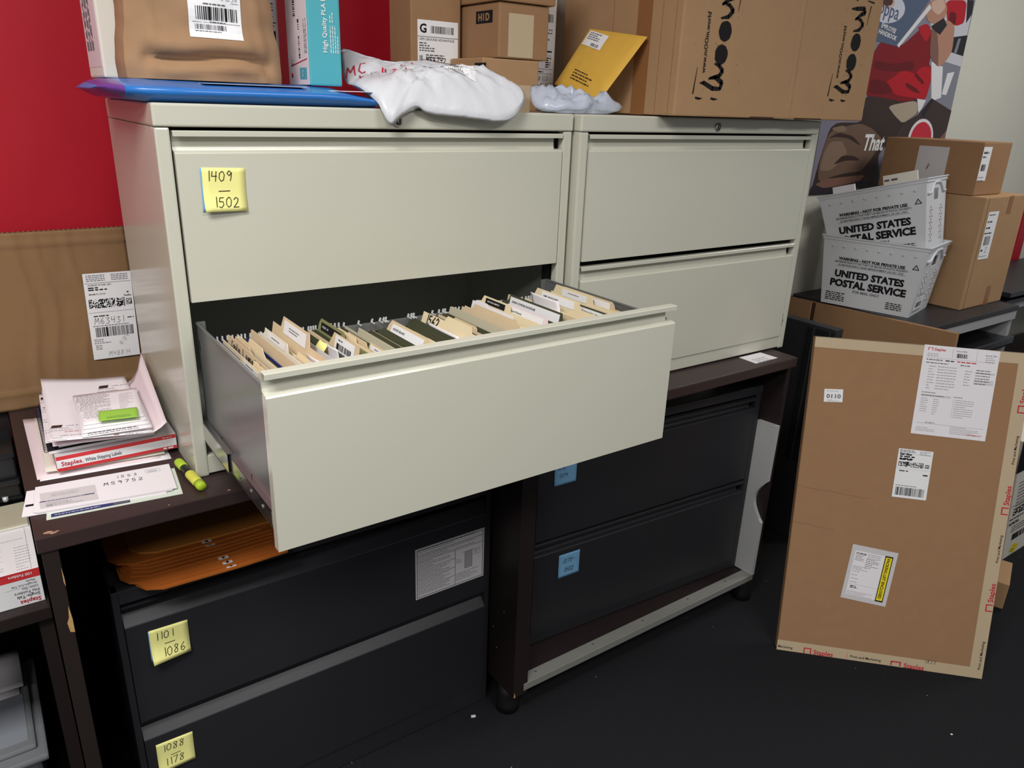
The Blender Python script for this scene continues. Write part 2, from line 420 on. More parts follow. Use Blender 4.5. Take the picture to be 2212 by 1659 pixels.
def ship_label(mb, F, w_, h_, seed=1, big=None, g=True, m='label', hand=None):
    """a white courier label: address lines, stacked bar code, bar code"""
    mb.fbox(F, 0, w_, 0, h_, 0, .0004, m)
    k = w_ / .1; hh = .0008
    mb.greek(F, .04 * w_, h_ * .965, w_ * .5, 3, .0045 * k, .002 * k, 'ink_soft', seed, hh)
    mb.greek(F, .62 * w_, h_ * .965, w_ * .35, 3, .0045 * k, .002 * k, 'ink_pale', seed + 1, hh)
    mb.rect(F, .02 * w_, h_ * .905, .98 * w_, h_ * .907, 'ink_soft', hh)
    mb.greek(F, .06 * w_, h_ * .875, w_ * .5, 3, .0065 * k, .004 * k, 'ink', seed + 2, hh)
    mb.greek(F, .06 * w_, h_ * .775, w_ * .4, 1, .01, .004 * k, 'ink', seed + 3, hh)
    mb.speck(F, .06 * w_, h_ * .64, .76 * w_, h_ * .745, 'ink', 46, 9, seed, hh)
    mb.rect(F, .05 * w_, h_ * .64, .065 * w_, h_ * .745, 'ink', hh); mb.rect(F, .755 * w_, h_ * .64, .77 * w_, h_ * .745, 'ink', hh)
    if g:
        mb.frame(F, .82 * w_, h_ * .65, .94 * w_, h_ * .72, .0015 * k, 'ink', hh); mb.text(F, 'G', .88 * w_, h_ * .66, .05 * h_ * 1.4, 'ink', align='c', bold=.02, h=hh)
    mb.rect(F, .02 * w_, h_ * .60, .98 * w_, h_ * .602, 'ink_soft', hh)
    mb.greek(F, .1 * w_, h_ * .54, w_ * .4, 1, .01, .004 * k, 'ink_soft', seed + 5, hh)
    mb.greek(F, .8 * w_, h_ * .49, w_ * .16, 1, .01, .004 * k, 'ink', seed + 6, hh)

# ================================================================== room
T = 0.947                     # top of the two desks
b = MB(); b.box(-3.2, 6.2, -4.2, .62, -.05, 0, 'carpet'); struct('floor', b)
b = MB(); b.box(-3.2, 1.12, .60, .70, 0, CEIL, 'red_wall'); struct('wall_left', b)
b = MB(); b.box(1.12, 6.2, .60, .70, 0, CEIL, 'white_wall'); struct('wall_back', b)
b = MB(); b.box(4.99, 5.085, .588, .6, 0, CEIL, 'red_wall'); struct('trim_1', b)
b = MB(); b.box(-3.2, 6.2, -4.2, .70, CEIL, CEIL + .05, 'ceiling_tile'); struct('ceiling', b)

# ================================================================== desks
d = thing('desk', 'dark brown laminate desk holding the paper stacks and the cabinet with the open drawer', 'desk', (.23, .23, 0))
b = MB(); b.box(-.286, .742, -.088, .596, T - .03, T, 'laminate', .0025)
F = flat(-.27, -.083, T)
for x, y, r_ in ((.006, .010, .008), (.012, .004, .006), (.018, .007, .004), (.2, .002, .003), (.31, .003, .004)):
    b.poly(F, [(x + r_ * math.cos(a) * random.Random(a + x).uniform(.5, 1.2), y + r_ * .6 * math.sin(a)) for a in [k * .9 for k in range(7)]], 'manila_br', .0003)
b.build('desktop', d)
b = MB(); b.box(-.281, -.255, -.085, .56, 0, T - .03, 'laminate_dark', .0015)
b.poly(front(0, -.085, 0), [(-.2575, .800), (-.2548, .772), (-.2549, .742), (-.262, .745), (-.264, .765), (-.260, .775)], 'chip', .0006)
b.poly(front(0, -.085, 0), [(-.2565, .88), (-.2549, .86), (-.2549, .84), (-.257, .85)], 'chip', .0006)
b.build('side_panel', d)
b = MB(); b.box(-.255, .74, .53, .545, 0.001, T - .03, 'laminate_dark'); b.build('back_panel', d)

d2 = thing('desk', 'dark desk with a raised base shelf around the cabinet with blue notes', 'desk', (1.25, .23, 0))
b = MB(); b.box(.744, 1.79, -.122, .565, T - .032, T, 'laminate', .004); b.build('desktop', d2)
for x0, x1 in ((.745, .794), (1.792, 1.812)):
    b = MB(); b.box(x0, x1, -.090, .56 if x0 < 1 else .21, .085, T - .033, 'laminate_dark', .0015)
    if x0 < 1:
        Fs = leftside(x0, 0, 0)
        for y, z in ((-.03, .34), (.02, .26), (.05, .14), (.0, .2)): b.poly(Fs, [(-y, z), (-y + .003, z + .001), (-y + .002, z + .006), (-y - .001, z + .005)], 'chip', .0005)
        b.poly(front(0, -.090, 0), [(x0 + .0005, .087), (x0 + .008, .087), (x0 + .0035, .105)], 'chip', .0006)
    b.build('side_panel', d2)
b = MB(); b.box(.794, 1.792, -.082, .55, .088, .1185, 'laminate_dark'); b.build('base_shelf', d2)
b = MB(); b.box(.794, 1.792, -.0835, -.053, .1185, .1205, 'alu'); b.box(.780, 1.792, -.092, -.0835, .098, .1205, 'alu', .001)
for x in (.84, 1.06, 1.27, 1.48, 1.67): b.tube([(x, -.068, .1203), (x, -.068, .1212)], .004, 'steel', 8)
b.build('edge_strip', d2)
for x, y in ((.769, -.03), (1.80, -.05), (.79, .5), (1.75, .5)):
    b = MB(); b.tube([(x, y, 0), (x, y, .025), (x, y, .06), (x, y, .084)], [.034, .034, .031, .026], 'black_in', 16); b.build('foot', d2)
b = MB(); b.box(.794, 1.792, .551, .558, .1, T - .033, 'laminate_dark'); b.build('back_panel', d2)

# ================================================================== filing cabinets
CW, CD, CH = .914, .457, .7047
def cab_shell(root, m, inn, fw, cap, base, capmat=None):
    b = MB()
    for x0, x1, xi in ((0, .003, 1), (CW - .003, CW, -1)):
        b.box(x0, x1, .019, CD, 0, CH - cap, m)
    b.box(.0, fw, 0, .022, 0, CH - cap, m, .0035); b.box(CW - fw, CW, 0, .022, 0, CH - cap, m, .0035)
    b.box(fw - .001, CW - fw + .001, .0015, .024, 0.004, base, m, .002)
    b.box(.003, .0045, .022, CD - .004, .006, CH - cap, inn); b.box(CW - .0045, CW - .003, .022, CD - .004, .006, CH - cap, inn)
    b.box(0.003, CW - .003, CD - .004, CD, 0, CH - cap, m); b.box(.0046, CW - .0046, CD - .006, CD - .0041, .006, CH - cap, inn)
    b.box(.003, CW - .003, .024, CD - .004, .004, .008, inn)
    b.build('body', root, local=True)
    b = MB(); b.box(-.001, CW + .001, -.003, CD + .001, CH - cap + .0006, CH, m, .0045, seg=3); b.build('top_cap', root, local=True)
def drawer_front(b, zb, zp, zl, m, x0=.0285, x1=.8855, dy=0.0, blk=True):
    b.extr([(-.002 + dy, zb), (-.002 + dy, zp - .003), (0 + dy, zp), (.011 + dy, zp + .002), (.0165 + dy, zp + .002), (.0165 + dy, zb)], x0, x1, m)
    b.extr([(.0118 + dy, zp), (.0145 + dy, zp + .008), (.0150 + dy, zp + .018), (.0130 + dy, zl - .002), (.0165 + dy, zl - .002), (.018 + dy, zp)], x0, x1 - .014, m, smooth=False)
    b.extr([(-.002 + dy, zl - .0095), (-.0005 + dy, zl - .0095), (0 + dy, zl - .002), (.0165 + dy, zl - .002), (.0165 + dy, zl), (-.0008 + dy, zl), (-.002 + dy, zl - .0012)], x0, x1, m)
    if blk: b.box(x1 - .0125, x1 - .006, .020 + dy, .024 + dy, zp, zl - .003, 'black_in')
def lock(root, x, z):
    b = MB(); b.tube([(x, -.002, z), (x, -.0075, z), (x, -.009, z)], [.0105, .0105, .008], 'chrome', 20)
    b.tube([(x, -.0088, z), (x, -.0098, z)], .006, 'steel_dark', 16); b.box(x - .0008, x + .0008, -.0103, -.0095, z - .004, z + .004, 'chrome')
    b.build('lock', root, local=True)
OPEN = -.4067
def cream_cabinet(loc, rz, label, is_open, lx):
    r = thing('filing_cabinet', label, 'filing cabinet', loc, None, rz)
    cab_shell(r, 'cream', 'cream_shaded', .0248, .0394, .043)
    lock(r, lx, CH - .0225)
    b = MB(); drawer_front(b, .357, .6243, .6602, 'cream')
    b.box(.04, .874, .0165, .42, .357, .36, 'steel'); b.box(.036, .04, .0165, .42, .357, .6, 'steel'); b.box(.874, .878, .0165, .42, .357, .6, 'steel'); b.box(.036, .878, .42, .424, .357, .6, 'steel')
    up = b.build('drawer', r, local=True)
    dy = OPEN if is_open else 0.0
    b = MB(); drawer_front(b, .043, .307, .3427, 'cream', dy=dy, blk=not is_open)
    dr = b.build('drawer', r, local=True)
    def sub(name, f):
        q = MB(); f(q); q.build(name, dr, local=True)
    y0 = dy + .0165; y1 = dy + .43; zt = .311
    for s_ in (0, 1):
        X = (lambda a: a) if s_ == 0 else (lambda a: CW - a)
        def side(q, X=X):
            a, c = sorted((X(.0362), X(.0382))); q.box(a, c, y0, y1, .06, zt, 'steel', .0005)
            a, c = sorted((X(.0345), X(.0395))); q.box(a, c, y0, y1 - .004, zt - .002, zt + .0025, 'steel', .001)
            a, c = sorted((X(.0362), X(.0535))); q.box(a, c, y1 - .002, y1, .06, zt + .002, 'steel', .0008)
            for yy in (y1 - .016, y1 - .022): a, c = sorted((X(.0352), X(.0362))); q.box(a, c, yy - .002, yy + .002, zt - .05, zt - .03, 'chrome')
            for k in range(4): a, c = sorted((X(.0358), X(.0363))); q.box(a, c, dy + .05 + k * .09, dy + .054 + k * .09, .09 + .02 * (k % 2), .096 + .02 * (k % 2), 'black_in')
        sub('side_panel', side)
        def sl(q, X=X):
            # fixed channel, then the sliding rails that carry the drawer
            a, c = sorted((X(.0235), X(.0248))); q.box(a, c, dy * .40, CD - .02, .076, .115, 'chrome')
            for z in (.0755, .1135): a, c = sorted((X(.0235), X(.033))); q.box(a, c, dy * .40, CD - .02, z, z + .0025, 'chrome')
            for z in (.079, .111): a, c = sorted((X(.031), X(.033))); q.box(a, c, dy * .40, CD - .02, z - .002, z + .002, 'chrome')
            a, c = sorted((X(.0275), X(.0288))); q.box(a, c, y0, .1, .081, .110, 'chrome')
            for z in (.0805, .1085): a, c = sorted((X(.0275), X(.036))); q.box(a, c, y0, .1, z, z + .002, 'chrome')
            for k in range(3): q.tube([(X(.0262), dy * (.55 + .15 * k), .0955), (X(.0276), dy * (.55 + .15 * k), .0955)], .004, 'steel', 8)
        sub('slide', sl)
        if is_open:
            def br(q, X=X):
                a, c = sorted((X(.012), X(.0245)))
                for z in (.16, .2, .245): q.box(a, c, .024, .034, z, z + .016, 'chrome', .001)
                q.box(a, c, .034, .06, .05, .36, 'steel_dark')
            sub('bracket', br)
    if is_open:
        sub('rail', lambda q: (q.box(.0535, CW - .0535, -.036, -.030, .262, .281, 'steel', .001), q.box(.0535, CW - .0535, -.030, -.022, .255, .272, 'steel', .001)))
        sub('rail', lambda q: q.box(.0382, CW - .0382, -.383, -.378, .262, .281, 'steel', .001))
        sub('drawer_floor', lambda q: q.box(.0382, CW - .0382, y0, y1, .058, .060, 'steel_dark'))
    return r
cabL = cream_cabinet((0, 0, T + .0006), 0, 'cream lateral filing cabinet with its lower drawer pulled open full of folders', True, .456)
cabR = cream_cabinet((.9241, -.0193, T + .0006), -.0096, 'cream lateral filing cabinet with both drawers shut under the big brown carton', False, .466)

def dark_left(loc):
    r = thing('filing_cabinet', 'black lateral filing cabinet with yellow notes and an instruction sticker under the open drawer', 'filing cabinet', loc)
    h = .7255; m = 'black_steel'
    b = MB()
    for x0, x1 in ((0, .003), (CW - .003, CW)): b.box(x0, x1, .026, CD, 0, h, m)
    b.box(0, .0135, 0, .03, 0, h, m, .002); b.box(CW - .0135, CW, 0, .03, 0, h, m, .002)
    b.box(0, CW, 0, CD, h - .0025, h, m, .0012); b.box(.0135, CW - .0135, .0005, .03, h - .0315, h - .002, m, .001)
    b.box(.0135, CW - .0135, .002, .03, .003, .0665, m, .002); b.box(.003, CW - .003, CD - .004, CD, 0, h, m)
    b.build('body', r, local=True)
    for zb, zt in ((.392, .6825), (.073, .3855)):
        b = MB()
        b.extr([(0.0, zt), (.003, zt - .0015), (.016, zt - .016), (.0175, zt - .022), (-.002, zt - .044), (-.003, zt - .046), (-.003, zb), (.021, zb), (.021, zt)], .0148, CW - .0148, m)
        b.build('drawer', r, local=True)
    return r
dark_left((-.1826, .027, 0))

def dark_right(loc, rz):
    r = thing('filing_cabinet', 'black lateral filing cabinet with blue notes standing inside the right desk', 'filing cabinet', loc, None, rz)
    cab_shell(r, 'black_steel', 'black_in', .0235, .031, .037)
    for zb, zp, zl in ((.039, .316, .355), (.365, .627, .6625)):
        b = MB(); drawer_front(b, zb, zp, zl, 'black_steel', .0265, CW - .0265); b.build('drawer', r, local=True)
    b = MB(); b.tube([(CW + .002, .02, .655), (CW + .004, .014, .63), (CW + .008, .012, .62), (CW + .009, .02, .605)], .0025, 'chrome', 8)
    b.build('key_hook', r, local=True)
dark_right((.862, .032, .1198), -.061)
OD = Vector((.862, .032, .1198)); EXD = Vector((math.cos(-.061), math.sin(-.061), 0)); ND = Vector((math.sin(-.061), -math.cos(-.061), 0))
def dfr(u, z): return Fr(OD + EXD * u + Vector((0, 0, z)) + ND * .0032, EXD, UP)

# ------------------------------------------------------------------ sticky notes and cabinet stickers
def note(F, w_, h_, m, lines, label, curl=0.0, size=.0175, slant=.08, ink='ink', dash=True):
    b = MB()
    def P(s_, t_):
        k = max(0, (1 - t_) - .45) ** 2 * curl * 3.0 * (1.15 - s_ * .8)
        return F.p(s_ * w_, t_ * h_, .0008 + k)
    b.sheet(P, 6, 10, m, .0004, -F.n)
    tr = b.bvh(); n0 = b.nv()
    for txt, u, v in lines: b.hand(F, txt, u * w_, v * h_, size, ink, size * (.075 if dash else .11), slant=slant)
    if dash: b.stroke(F, [(.36 * w_, .465 * h_), (.62 * w_, .475 * h_)], size * .08, ink)
    b.drape(tr, n0, -F.n, .0006)
    return one(b, 'sticky_note', label, 'sticky note', None, F.p(w_ / 2, 0))
note(front(.0655, -.0021, 1.4685).sub(.0, 0, -1), .0755, .0762, 'note_blue', [], 'blue sticky note half hidden behind the yellow note 1409 - 1502', 0, dash=False)
note(front(.0675, -.003, 1.4695).sub(0, 0, -1.5), .0755, .0765, 'note_yellow', [('1409', .08, .70), ('1502', .2, .1)], 'yellow sticky note reading 1409 - 1502 on the cream upper drawer', .010)
note(front(-.129, .0238, .5375).sub(0, 0, -1), .076, .0762, 'note_blue', [], 'blue sticky note peeping out behind the yellow note 1101 - 1086', 0, dash=False)
note(front(-.1275, .0228, .5385).sub(0, 0, -1), .0765, .077, 'note_yellow', [('1101', .12, .64), ('1086', .26, .12)], 'yellow sticky note reading 1101 - 1086 on the black upper drawer', .016)
note(front(-.149, .0238, .243).sub(0, 0, -1), .0765, .0765, 'note_yellow', [('1088', .14, .66), ('1178', .16, .16)], 'yellow sticky note reading 1088 - 1178 on the black lower drawer', .006)
note(dfr(.1145, .218), .0768, .079, 'note_blue', [('1375-', .16, .60), ('1502', .24, .22)], 'blue sticky note reading 1375-1502 on the lower drawer in the right desk', 0.002, .0135, .3, 'ink', False)
note(dfr(.0800, .5365), .0768, .078, 'note_blue', [('1210', .12, .62), ('1374', .18, .3)], 'blue sticky note reading 1374 just below the corner of the open drawer', 0.002, .0115, .3, 'ink_blue', False)

b = MB(); F = front(.499, .0238, .446); W_, H_ = .2095, .152
b.fbox(F, 0, W_, 0, H_, 0, .0005, 'paper_grey')
b.frame(F, .004, .004, W_ - .004, H_ - .004, .0014, 'ink', .0009)
for v in (.132, .112): b.rect(F, .005, v, W_ - .005, v + .0011, 'ink', .0009)
b.rect(F, .118, .005, .1191, .112, 'ink', .0009)
for v in (.087, .06, .034): b.rect(F, .005, v, .118, v + .0011, 'ink', .0009)
for k, (v, n_) in enumerate(((.145, 2), (.127, 3), (.107, 4), (.081, 4), (.055, 4), (.029, 4))): b.greek(F, .008, v, .19 if v > .11 else .105, n_, .0052, .0016, 'ink_soft', 40 + k, .0009)
b.rect(F, .148, .045, .172, .098, 'ink_pale', .0008); b.frame(F, .148, .045, .172, .098, .0008, 'ink_soft', .001)
b.greek(F, .178, .095, .022, 4, .005, .0014, 'ink_soft', 60, .0009); b.greek(F, .122, .035, .078, 5, .0048, .0014, 'ink_soft', 61, .0009); b.greek(F, .122, .08, .02, 3, .005, .0014, 'ink_soft', 62, .0009)
for k, (a_, c_) in enumerate(((.146, .1), (.174, .1), (.174, .043))): b.stroke(F, [(a_, c_), (.178 if k else .142, c_ - .006)], .0006, 'ink_soft', .001)
one(b, 'instruction_sticker', 'white framed instruction sticker with a cabinet drawing on the black drawer', 'sticker', None, F.p(W_ / 2, 0))

# grey notched board leaning beside the cabinet in the right desk
b = MB(); F = leftside(1.7765, 0, 0)
pts = [(.016, .1222), (.096, .1222), (.0965, .335)]
pts += [(.0965 - .042 * math.sin(math.pi * k / 12), .335 + .16 * k / 12) for k in range(1, 12)] + [(.0965, .495), (.099, .702), (.020, .697)]
b.prism(F, pts, -.014, 0, 'grey_board')
one(b, 'board', 'narrow pale grey board with a curved notch standing beside the black cabinet', 'board', None, (1.7835, -.05, .1222))

# orange clasp envelopes on the left black cabinet
rnd = random.Random(4)
for i in range(9):
    z = .7262 + i * .0042; fy = -.006 + .0095 * i + rnd.uniform(-.004, .004); x0 = -.158 + .012 * (i > 3) - .03 * (i > 6) + rnd.uniform(-.006, .006); x1 = x0 + .335
    if i == 0: x0 += .028; fy -= .008
    if i == 1: x0 += .02; fy -= .008
    if i == 8: x0 += .045
    b = MB()
    out = [(x0, fy + .24), (x0, fy + .045), (x0 + .014, fy + .02), (x0 + .045, fy + .004), (x0 + .11, fy + .002), (x0 + .2, fy + .0), (x0 + .3, fy + .004), (x1, fy + .02), (x1, fy + .24)]
    b.prism(flat(0, 0, z), out, 0, .0040, 'orange_env' if i < 8 else 'orange_env_l')
    one_ = b.build('clasp_envelope', None, ((x0 + x1) / 2, fy + .12, z))
    lab = {0: 'lowest orange clasp envelope of the pile on the black cabinet, sticking out furthest', 8: 'topmost orange clasp envelope of the pile on the black cabinet'}.get(i, 'orange clasp envelope in the middle of the pile on the black cabinet')
    tag(one_, lab, 'envelope', 'orange clasp envelopes')
    if i in (3, 5, 8, 4): continue
    q = MB(); F = flat(.035 - .004 * i, fy + .006, z + .0041)
    q.fbox(F, 0, .02, 0, .011, 0, .0003, 'paper_grey'); q.tube([F.p(.01, .0055, .0003), F.p(.01, .0055, .0007)], .0034, 'ink', 10)
    q.build('hole_patch', one_)

# loose slip under the right cabinet, scraps on the carpet
b = MB(); b.prism(flat(0, 0, T), [(1.617, -.03), (1.721, -.03), (1.724, -.094), (1.615, -.096)], .0002, .0008, 'paper'); b.greek(flat(1.63, -.07, T), 0, 0, .07, 3, .012, .004, 'ink_pale', 3, .001)
one(b, 'paper_slip', 'white paper slip poking out under the right cream cabinet', 'paper')
for x, y, s_, lab in ((.663, -.01, .011, 'white paper scrap on the carpet by the left black cabinet'), (1.786, -.822, .005, 'tiny white scrap on the open carpet below the leaning carton'), (.742, -.028, .004, 'tiny pale crumb on the carpet at the foot of the left black cabinet')):
    b = MB(); b.prism(flat(x, y, 0, -20), [(-s_ * .6, -s_ * .4), (s_ * .6, -s_ * .45), (s_ * .65, s_ * .35), (-s_ * .5, s_ * .4)], .001, .002, 'paper'); one(b, 'paper_scrap', lab, 'scrap')

# ================================================================== things on top of the cabinets
ZT = T + CH + .0006
def carton(name, label, cat, x0, x1, y0, y1, z0, z1, m='card', rz=0.0, group=None, seam='x', deco=None, tape=None, flaps=True):
    """closed corrugated carton: body, bottom and top flap slits, tape strip"""
    c = ((x0 + x1) / 2, (y0 + y1) / 2, z0)
    r = thing(name, label, cat, c, group, math.radians(rz))
    hx, hy, h = (x1 - x0) / 2, (y1 - y0) / 2, z1 - z0
    b = MB(); b.box(-hx, hx, -hy, hy, 0.0005, h, m, .004)
    if flaps:
        ft = flat(0, 0, h)
        if seam == 'x': b.rect(ft, -hx + .004, -.0012, hx - .004, .0012, 'card_groove', .0004)
        else: b.rect(ft, -.0012, -hy + .004, .0012, hy - .004, 'card_groove', .0004)
    for f in (deco or []): f(b, hx, hy, h)
    b.build('body', r, local=True)
    if tape:
        q = MB()
        q.rect(flat(0, 0, h), *( (-hx, -.025, hx, .025) if seam == 'x' else (-.025, -hy, .025, hy)), tape, .0009)
        drop = min(.07, h * .4)
        if seam == 'x':
            for sx in (-1, 1):
                F = Fr((sx * hx, 0, 0), (0, sx, 0), UP); q.rect(F, -.025, h - drop, .025, h, tape, .0009); q.rect(F, -.025, 0.002, .025, drop, tape, .0009)
        else:
            for sy in (-1, 1):
                F = Fr((0, sy * hy, 0), (-sy, 0, 0), UP); q.rect(F, -.025, h - drop, .025, h, tape, .0009); q.rect(F, -.025, 0.002, .025, drop, tape, .0009)
        q.build('tape', r, local=True)
    return r, hx, hy, h
def lpart(root, f, name='label', label=None):
    q = MB(); f(q); o = q.build(name, root, local=True)
    if label: o['label'] = label
    return o

# blue padded mailer, lying along the left half of the cabinet top
b = MB()
xs = [-.074, -.066, -.052, -.032, 0.0, .08, .2, .3, .36, .40, .418]
def sec(x):
    t = max(0.0, min(1.0, (x + .074) / .055)); e = max(0.0, min(1.0, (.51 - x) / .16)); k = (t ** .6) * (.12 + .88 * e)
    zc = .0185 * (1 - t) if x < -.03 else 0
    lo = ZT + .0008 + zc
    y0 = .012 + (1 - t) * .10; y1 = .43 - (1 - t) * .14
    wv = .0012 * noise.noise(Vector((x * 18, .3, 1)))
    return [(x, y0 + .012, lo), (x, y0 - .010, lo + .010 * k), (x, y0 - .016, lo + .0195 * k + wv), (x, y0 - .006, lo + .0235 * k), (x, y0 + .04, lo + .030 * k), (x, y0 + .10, lo + .037 * k), (x, y1 - .08, lo + .037 * k), (x, y1, lo + .02 * k), (x, y1 - .01, lo)]
S_ = [sec(x) for x in xs]; n = len(S_[0])
for i in range(len(xs) - 1):
    for j in range(n):
        mm = 'poly_purple' if xs[i + 1] < -.01 and xs[i] > -.07 else 'poly_blue'
        b.face([S_[i][j], S_[i + 1][j], S_[i + 1][(j + 1) % n], S_[i][(j + 1) % n]], mm, True)
b.face(S_[0][::-1], 'poly_blue'); b.face(S_[-1], 'poly_blue')
bmesh.ops.remove_doubles(b.bm, verts=b.bm.verts[:], dist=.0003)
one(b, 'padded_mailer', 'glossy blue padded mailer lying flat with a purple pinched left end', 'mailer', None, (.2, .2, ZT))
BT = ZT + .0378
b = MB(); b.fbox(flat(.10, .045, ZT + .0335), 0, .19, 0, .05, 0, .0006, 'paper'); one(b, 'address_slip', 'white slip caught between the brown paper bag and the blue mailer', 'paper')

# big white carton behind the paper bag
r, hx, hy, h = carton('carton', 'white carton standing behind the brown paper bag', 'box', -.026, .316, .255, .425, BT, BT + .46, 'paper_warm')
lpart(r, lambda q: (q.fbox(Fr((-hx, 0, 0), (0, -1, 0), UP), -.08, .08, .02, .42, 0, .0004, 'paper_pink'),  # pink panel puts the red wall's reflected light into the colour, print over it
    [q.greek(Fr((-hx, 0, 0), (0, -1, 0), UP).sub(-.055 + .03 * k, .05, 90), 0, 0, .3, 2, .012, .006, 'ink_soft', 70 + k, .0009) for k in range(3)]), 'tinted_side_print')
def wl(q):
    F = Fr((hx - .075, -hy, 0), (1, 0, 0), UP); q.fbox(F, 0, .07, .012, .20, 0, .0004, 'label')
    q.greek(F, .046, .185, .022, 14, .006, .0025, 'ink_soft', 75, .0009)
    for k, (v0, v1) in enumerate(((.085, .105), (.02, .055))): q.bars(F, .045, v0, .068, v1, 'ink', 12, 8 + k, .0009)
    for v in (.072, .12): q.rect(F, .03, v, .07, v + .0015, 'ink', .0009)
lpart(r, wl)

# kraft paper bag
def bag():
    r = thing('paper_bag', 'crumpled brown paper shipping bag with a white postage label, upright on the blue mailer', 'bag', (.131, .16, BT))
    b = MB(); Z0 = BT + .0005; Hh = .31
    def fy(u, v):   # front surface depth, u,v in 0..1
        bulge = .020 * math.sin(math.pi * u) ** .6
        z = v * Hh
        y = .118 - bulge
        k = max(0.0, min(1.0, (u - .10) / .12)) * max(0.0, min(1.0, (.90 - u) / .12)); zc = z + .010 * (u - .5) + .006 * math.sin(u * 7)
        y += k * (.015 * math.exp(-((zc - .038) / .0062) ** 2) - .009 * math.exp(-((zc - .058) / .016) ** 2) - .009 * math.exp(-((zc - .018) / .010) ** 2))
        y += .012 * math.exp(-((u - .13) / .03) ** 2 - ((v - .12) / .05) ** 2) + .012 * math.exp(-((u - .88) / .03) ** 2 - ((v - .09) / .05) ** 2)
        for uc in (.13, .86): y -= .004 * math.exp(-((u - uc - .02 * math.sin(v * 8)) / .025) ** 2)
        y += .006 * noise.noise(Vector((u * 5, v * 7, 2))) + .006 * max(0, .12 - min(u, 1 - u)) / .12
        return y
    def xw(u, v):
        pin = .006 * math.sin(v * 9 + 1) * (1 if u > .5 else -1) + .004 * noise.noise(Vector((u * 2, v * 9, 5)))
        return -.004 + .268 * u + pin * abs(u - .5) * 2 - .006 * (v) * (1 - u)
    b.grid(lambda u, v: (xw(u, v), fy(u, v), Z0 + v * Hh), 36, 44, 'kraft')
    b.grid(lambda u, v: (xw(1 - u, v), .214 + .008 * math.sin(math.pi * u) + .003 * noise.noise(Vector((u * 5, v * 7, 9))), Z0 + v * Hh), 20, 30, 'kraft')
    for u0 in (0, 1):
        b.grid(lambda s_, v, u0=u0: (xw(u0, v) + (.010 * math.sin(math.pi * s_)) * (-.5 if u0 == 0 else -.4), (fy(u0, v) if u0 else .214 + .003 * noise.noise(Vector((1 * 5, v * 7, 9)))) * (1 - s_) + s_ * (.214 + .003 * noise.noise(Vector((0, v * 7, 9))) if u0 else fy(0, v)), Z0 + v * Hh), 6, 44, 'kraft')
    b.grid(lambda u, s_: (xw(u, 0), fy(u, 0) * (1 - s_) + .214 * s_, Z0), 12, 1, 'kraft'); b.grid(lambda u, s_: (xw(u, 1), fy(u, 1) * (1 - s_) + .214 * s_, Z0 + Hh), 12, 1, 'kraft')
    tr = b.bvh(); b.build('body', r)
    q = MB(); F = Fr((.098, .08, BT + .0735), (1, 0, -.012), (.03, 0, 1))
    q.mesh([F.p(.094 * i / 8, .16 * j / 14) for j in range(15) for i in range(9)], [(j * 9 + i, j * 9 + i + 1, j * 9 + i + 10, j * 9 + i + 9) for j in range(14) for i in range(8)], 'label')
    q.drape(tr, 0, (0, 1, 0), .0012); k0 = q.nv()
    q.bars(F, .012, .030, .088, .052, 'ink', 44, 21); q.bars(F, .010, .014, .066, .0225, 'ink_soft', 40, 22)
    q.rect(F, .006, .0255, .090, .0262, 'ink_soft'); q.rect(F, .004, .0605, .090, .0612, 'ink_soft')
    q.greek(F, .026, .0555, .046, 1, .01, .002, 'ink_soft', 23); q.greek(F, .036, .0265, .036, 1, .01, .0015, 'ink_soft', 24); q.greek(F, .01, .0105, .05, 1, .01, .0012, 'ink_soft', 25)
    q.hand(F, '#1836', .058, .064, .009, 'ink_pencil', .0007); q.greek(F, .01, .15, .06, 9, .009, .0022, 'ink_soft', 26)
    q.drape(tr, k0, (0, 1, 0), .0018); q.build('label', r)
bag()

# teal filament box
r, hx, hy, h = carton('filament_box', 'shiny teal box upright between the paper bag and the white poly mailer', 'box', .3225, .390, .103, .232, BT, BT + .215, 'teal', -2.0, flaps=False)
def tl(q):
    F = Fr((-hx, 0, 0), (0, -1, 0), UP)
    q.fbox(F, -.063, .063, .002, .213, 0, .0005, 'paper_pink')
    for k, (v, n_) in enumerate(((.052, 22), (.075, 24), (.105, 20))): q.bars(F.sub(.012 + .0, v, 90), 0, -.004, .020, .004, 'ink', n_ // 2, 30 + k, .001)
    q.fbox(F, .008, .050, .012, .034, .0005, .0008, 'teal'); q.hand(F, '12', .02, .018, .011, 'white_ink', .0011, h=.0013)
    q.stroke(F, [(-.045, .038), (.055, .05)], .0018, 'ink_red', .0011)
    q.tube([F.p(-.035, .044, .0008), F.p(-.035, .044, .0011)], .006, 'ink_soft', 14); q.tube([F.p(-.035, .044, .001), F.p(-.035, .044, .0013)], .004, 'paper_pink', 14)
    q.tube([F.p(-.04, .02, .0008), F.p(-.04, .02, .0011)], .005, 'ink_red', 14)
    q.greek(F.sub(.045, .06, 90), 0, 0, .07, 3, .006, .002, 'ink_soft', 33, .001); q.bars(F.sub(-.01, .13, 90), 0, -.006, .06, .006, 'ink', 30, 34, .001)
    q.rect(F, -.03, .185, .0, .205, 'teal', .0009)
lpart(r, tl, 'side_label', 'white side label with bar codes')
def tf(q):
    F = Fr((0, -hy, 0), (1, 0, 0), UP).sub(0.001, .062, 90)
    q.text(F, 'High Quality PLA Filament', 0, -.003, .0125, 'white_ink', bold=.015, h=.0012)
    q.greek(F, .0, -.012, .055, 4, .0048, .0016, 'white_ink', 36, .0012); q.greek(F, .055, -.012, .03, 2, .0048, .0016, 'white_ink', 37, .0012)
lpart(r, tf, 'print')

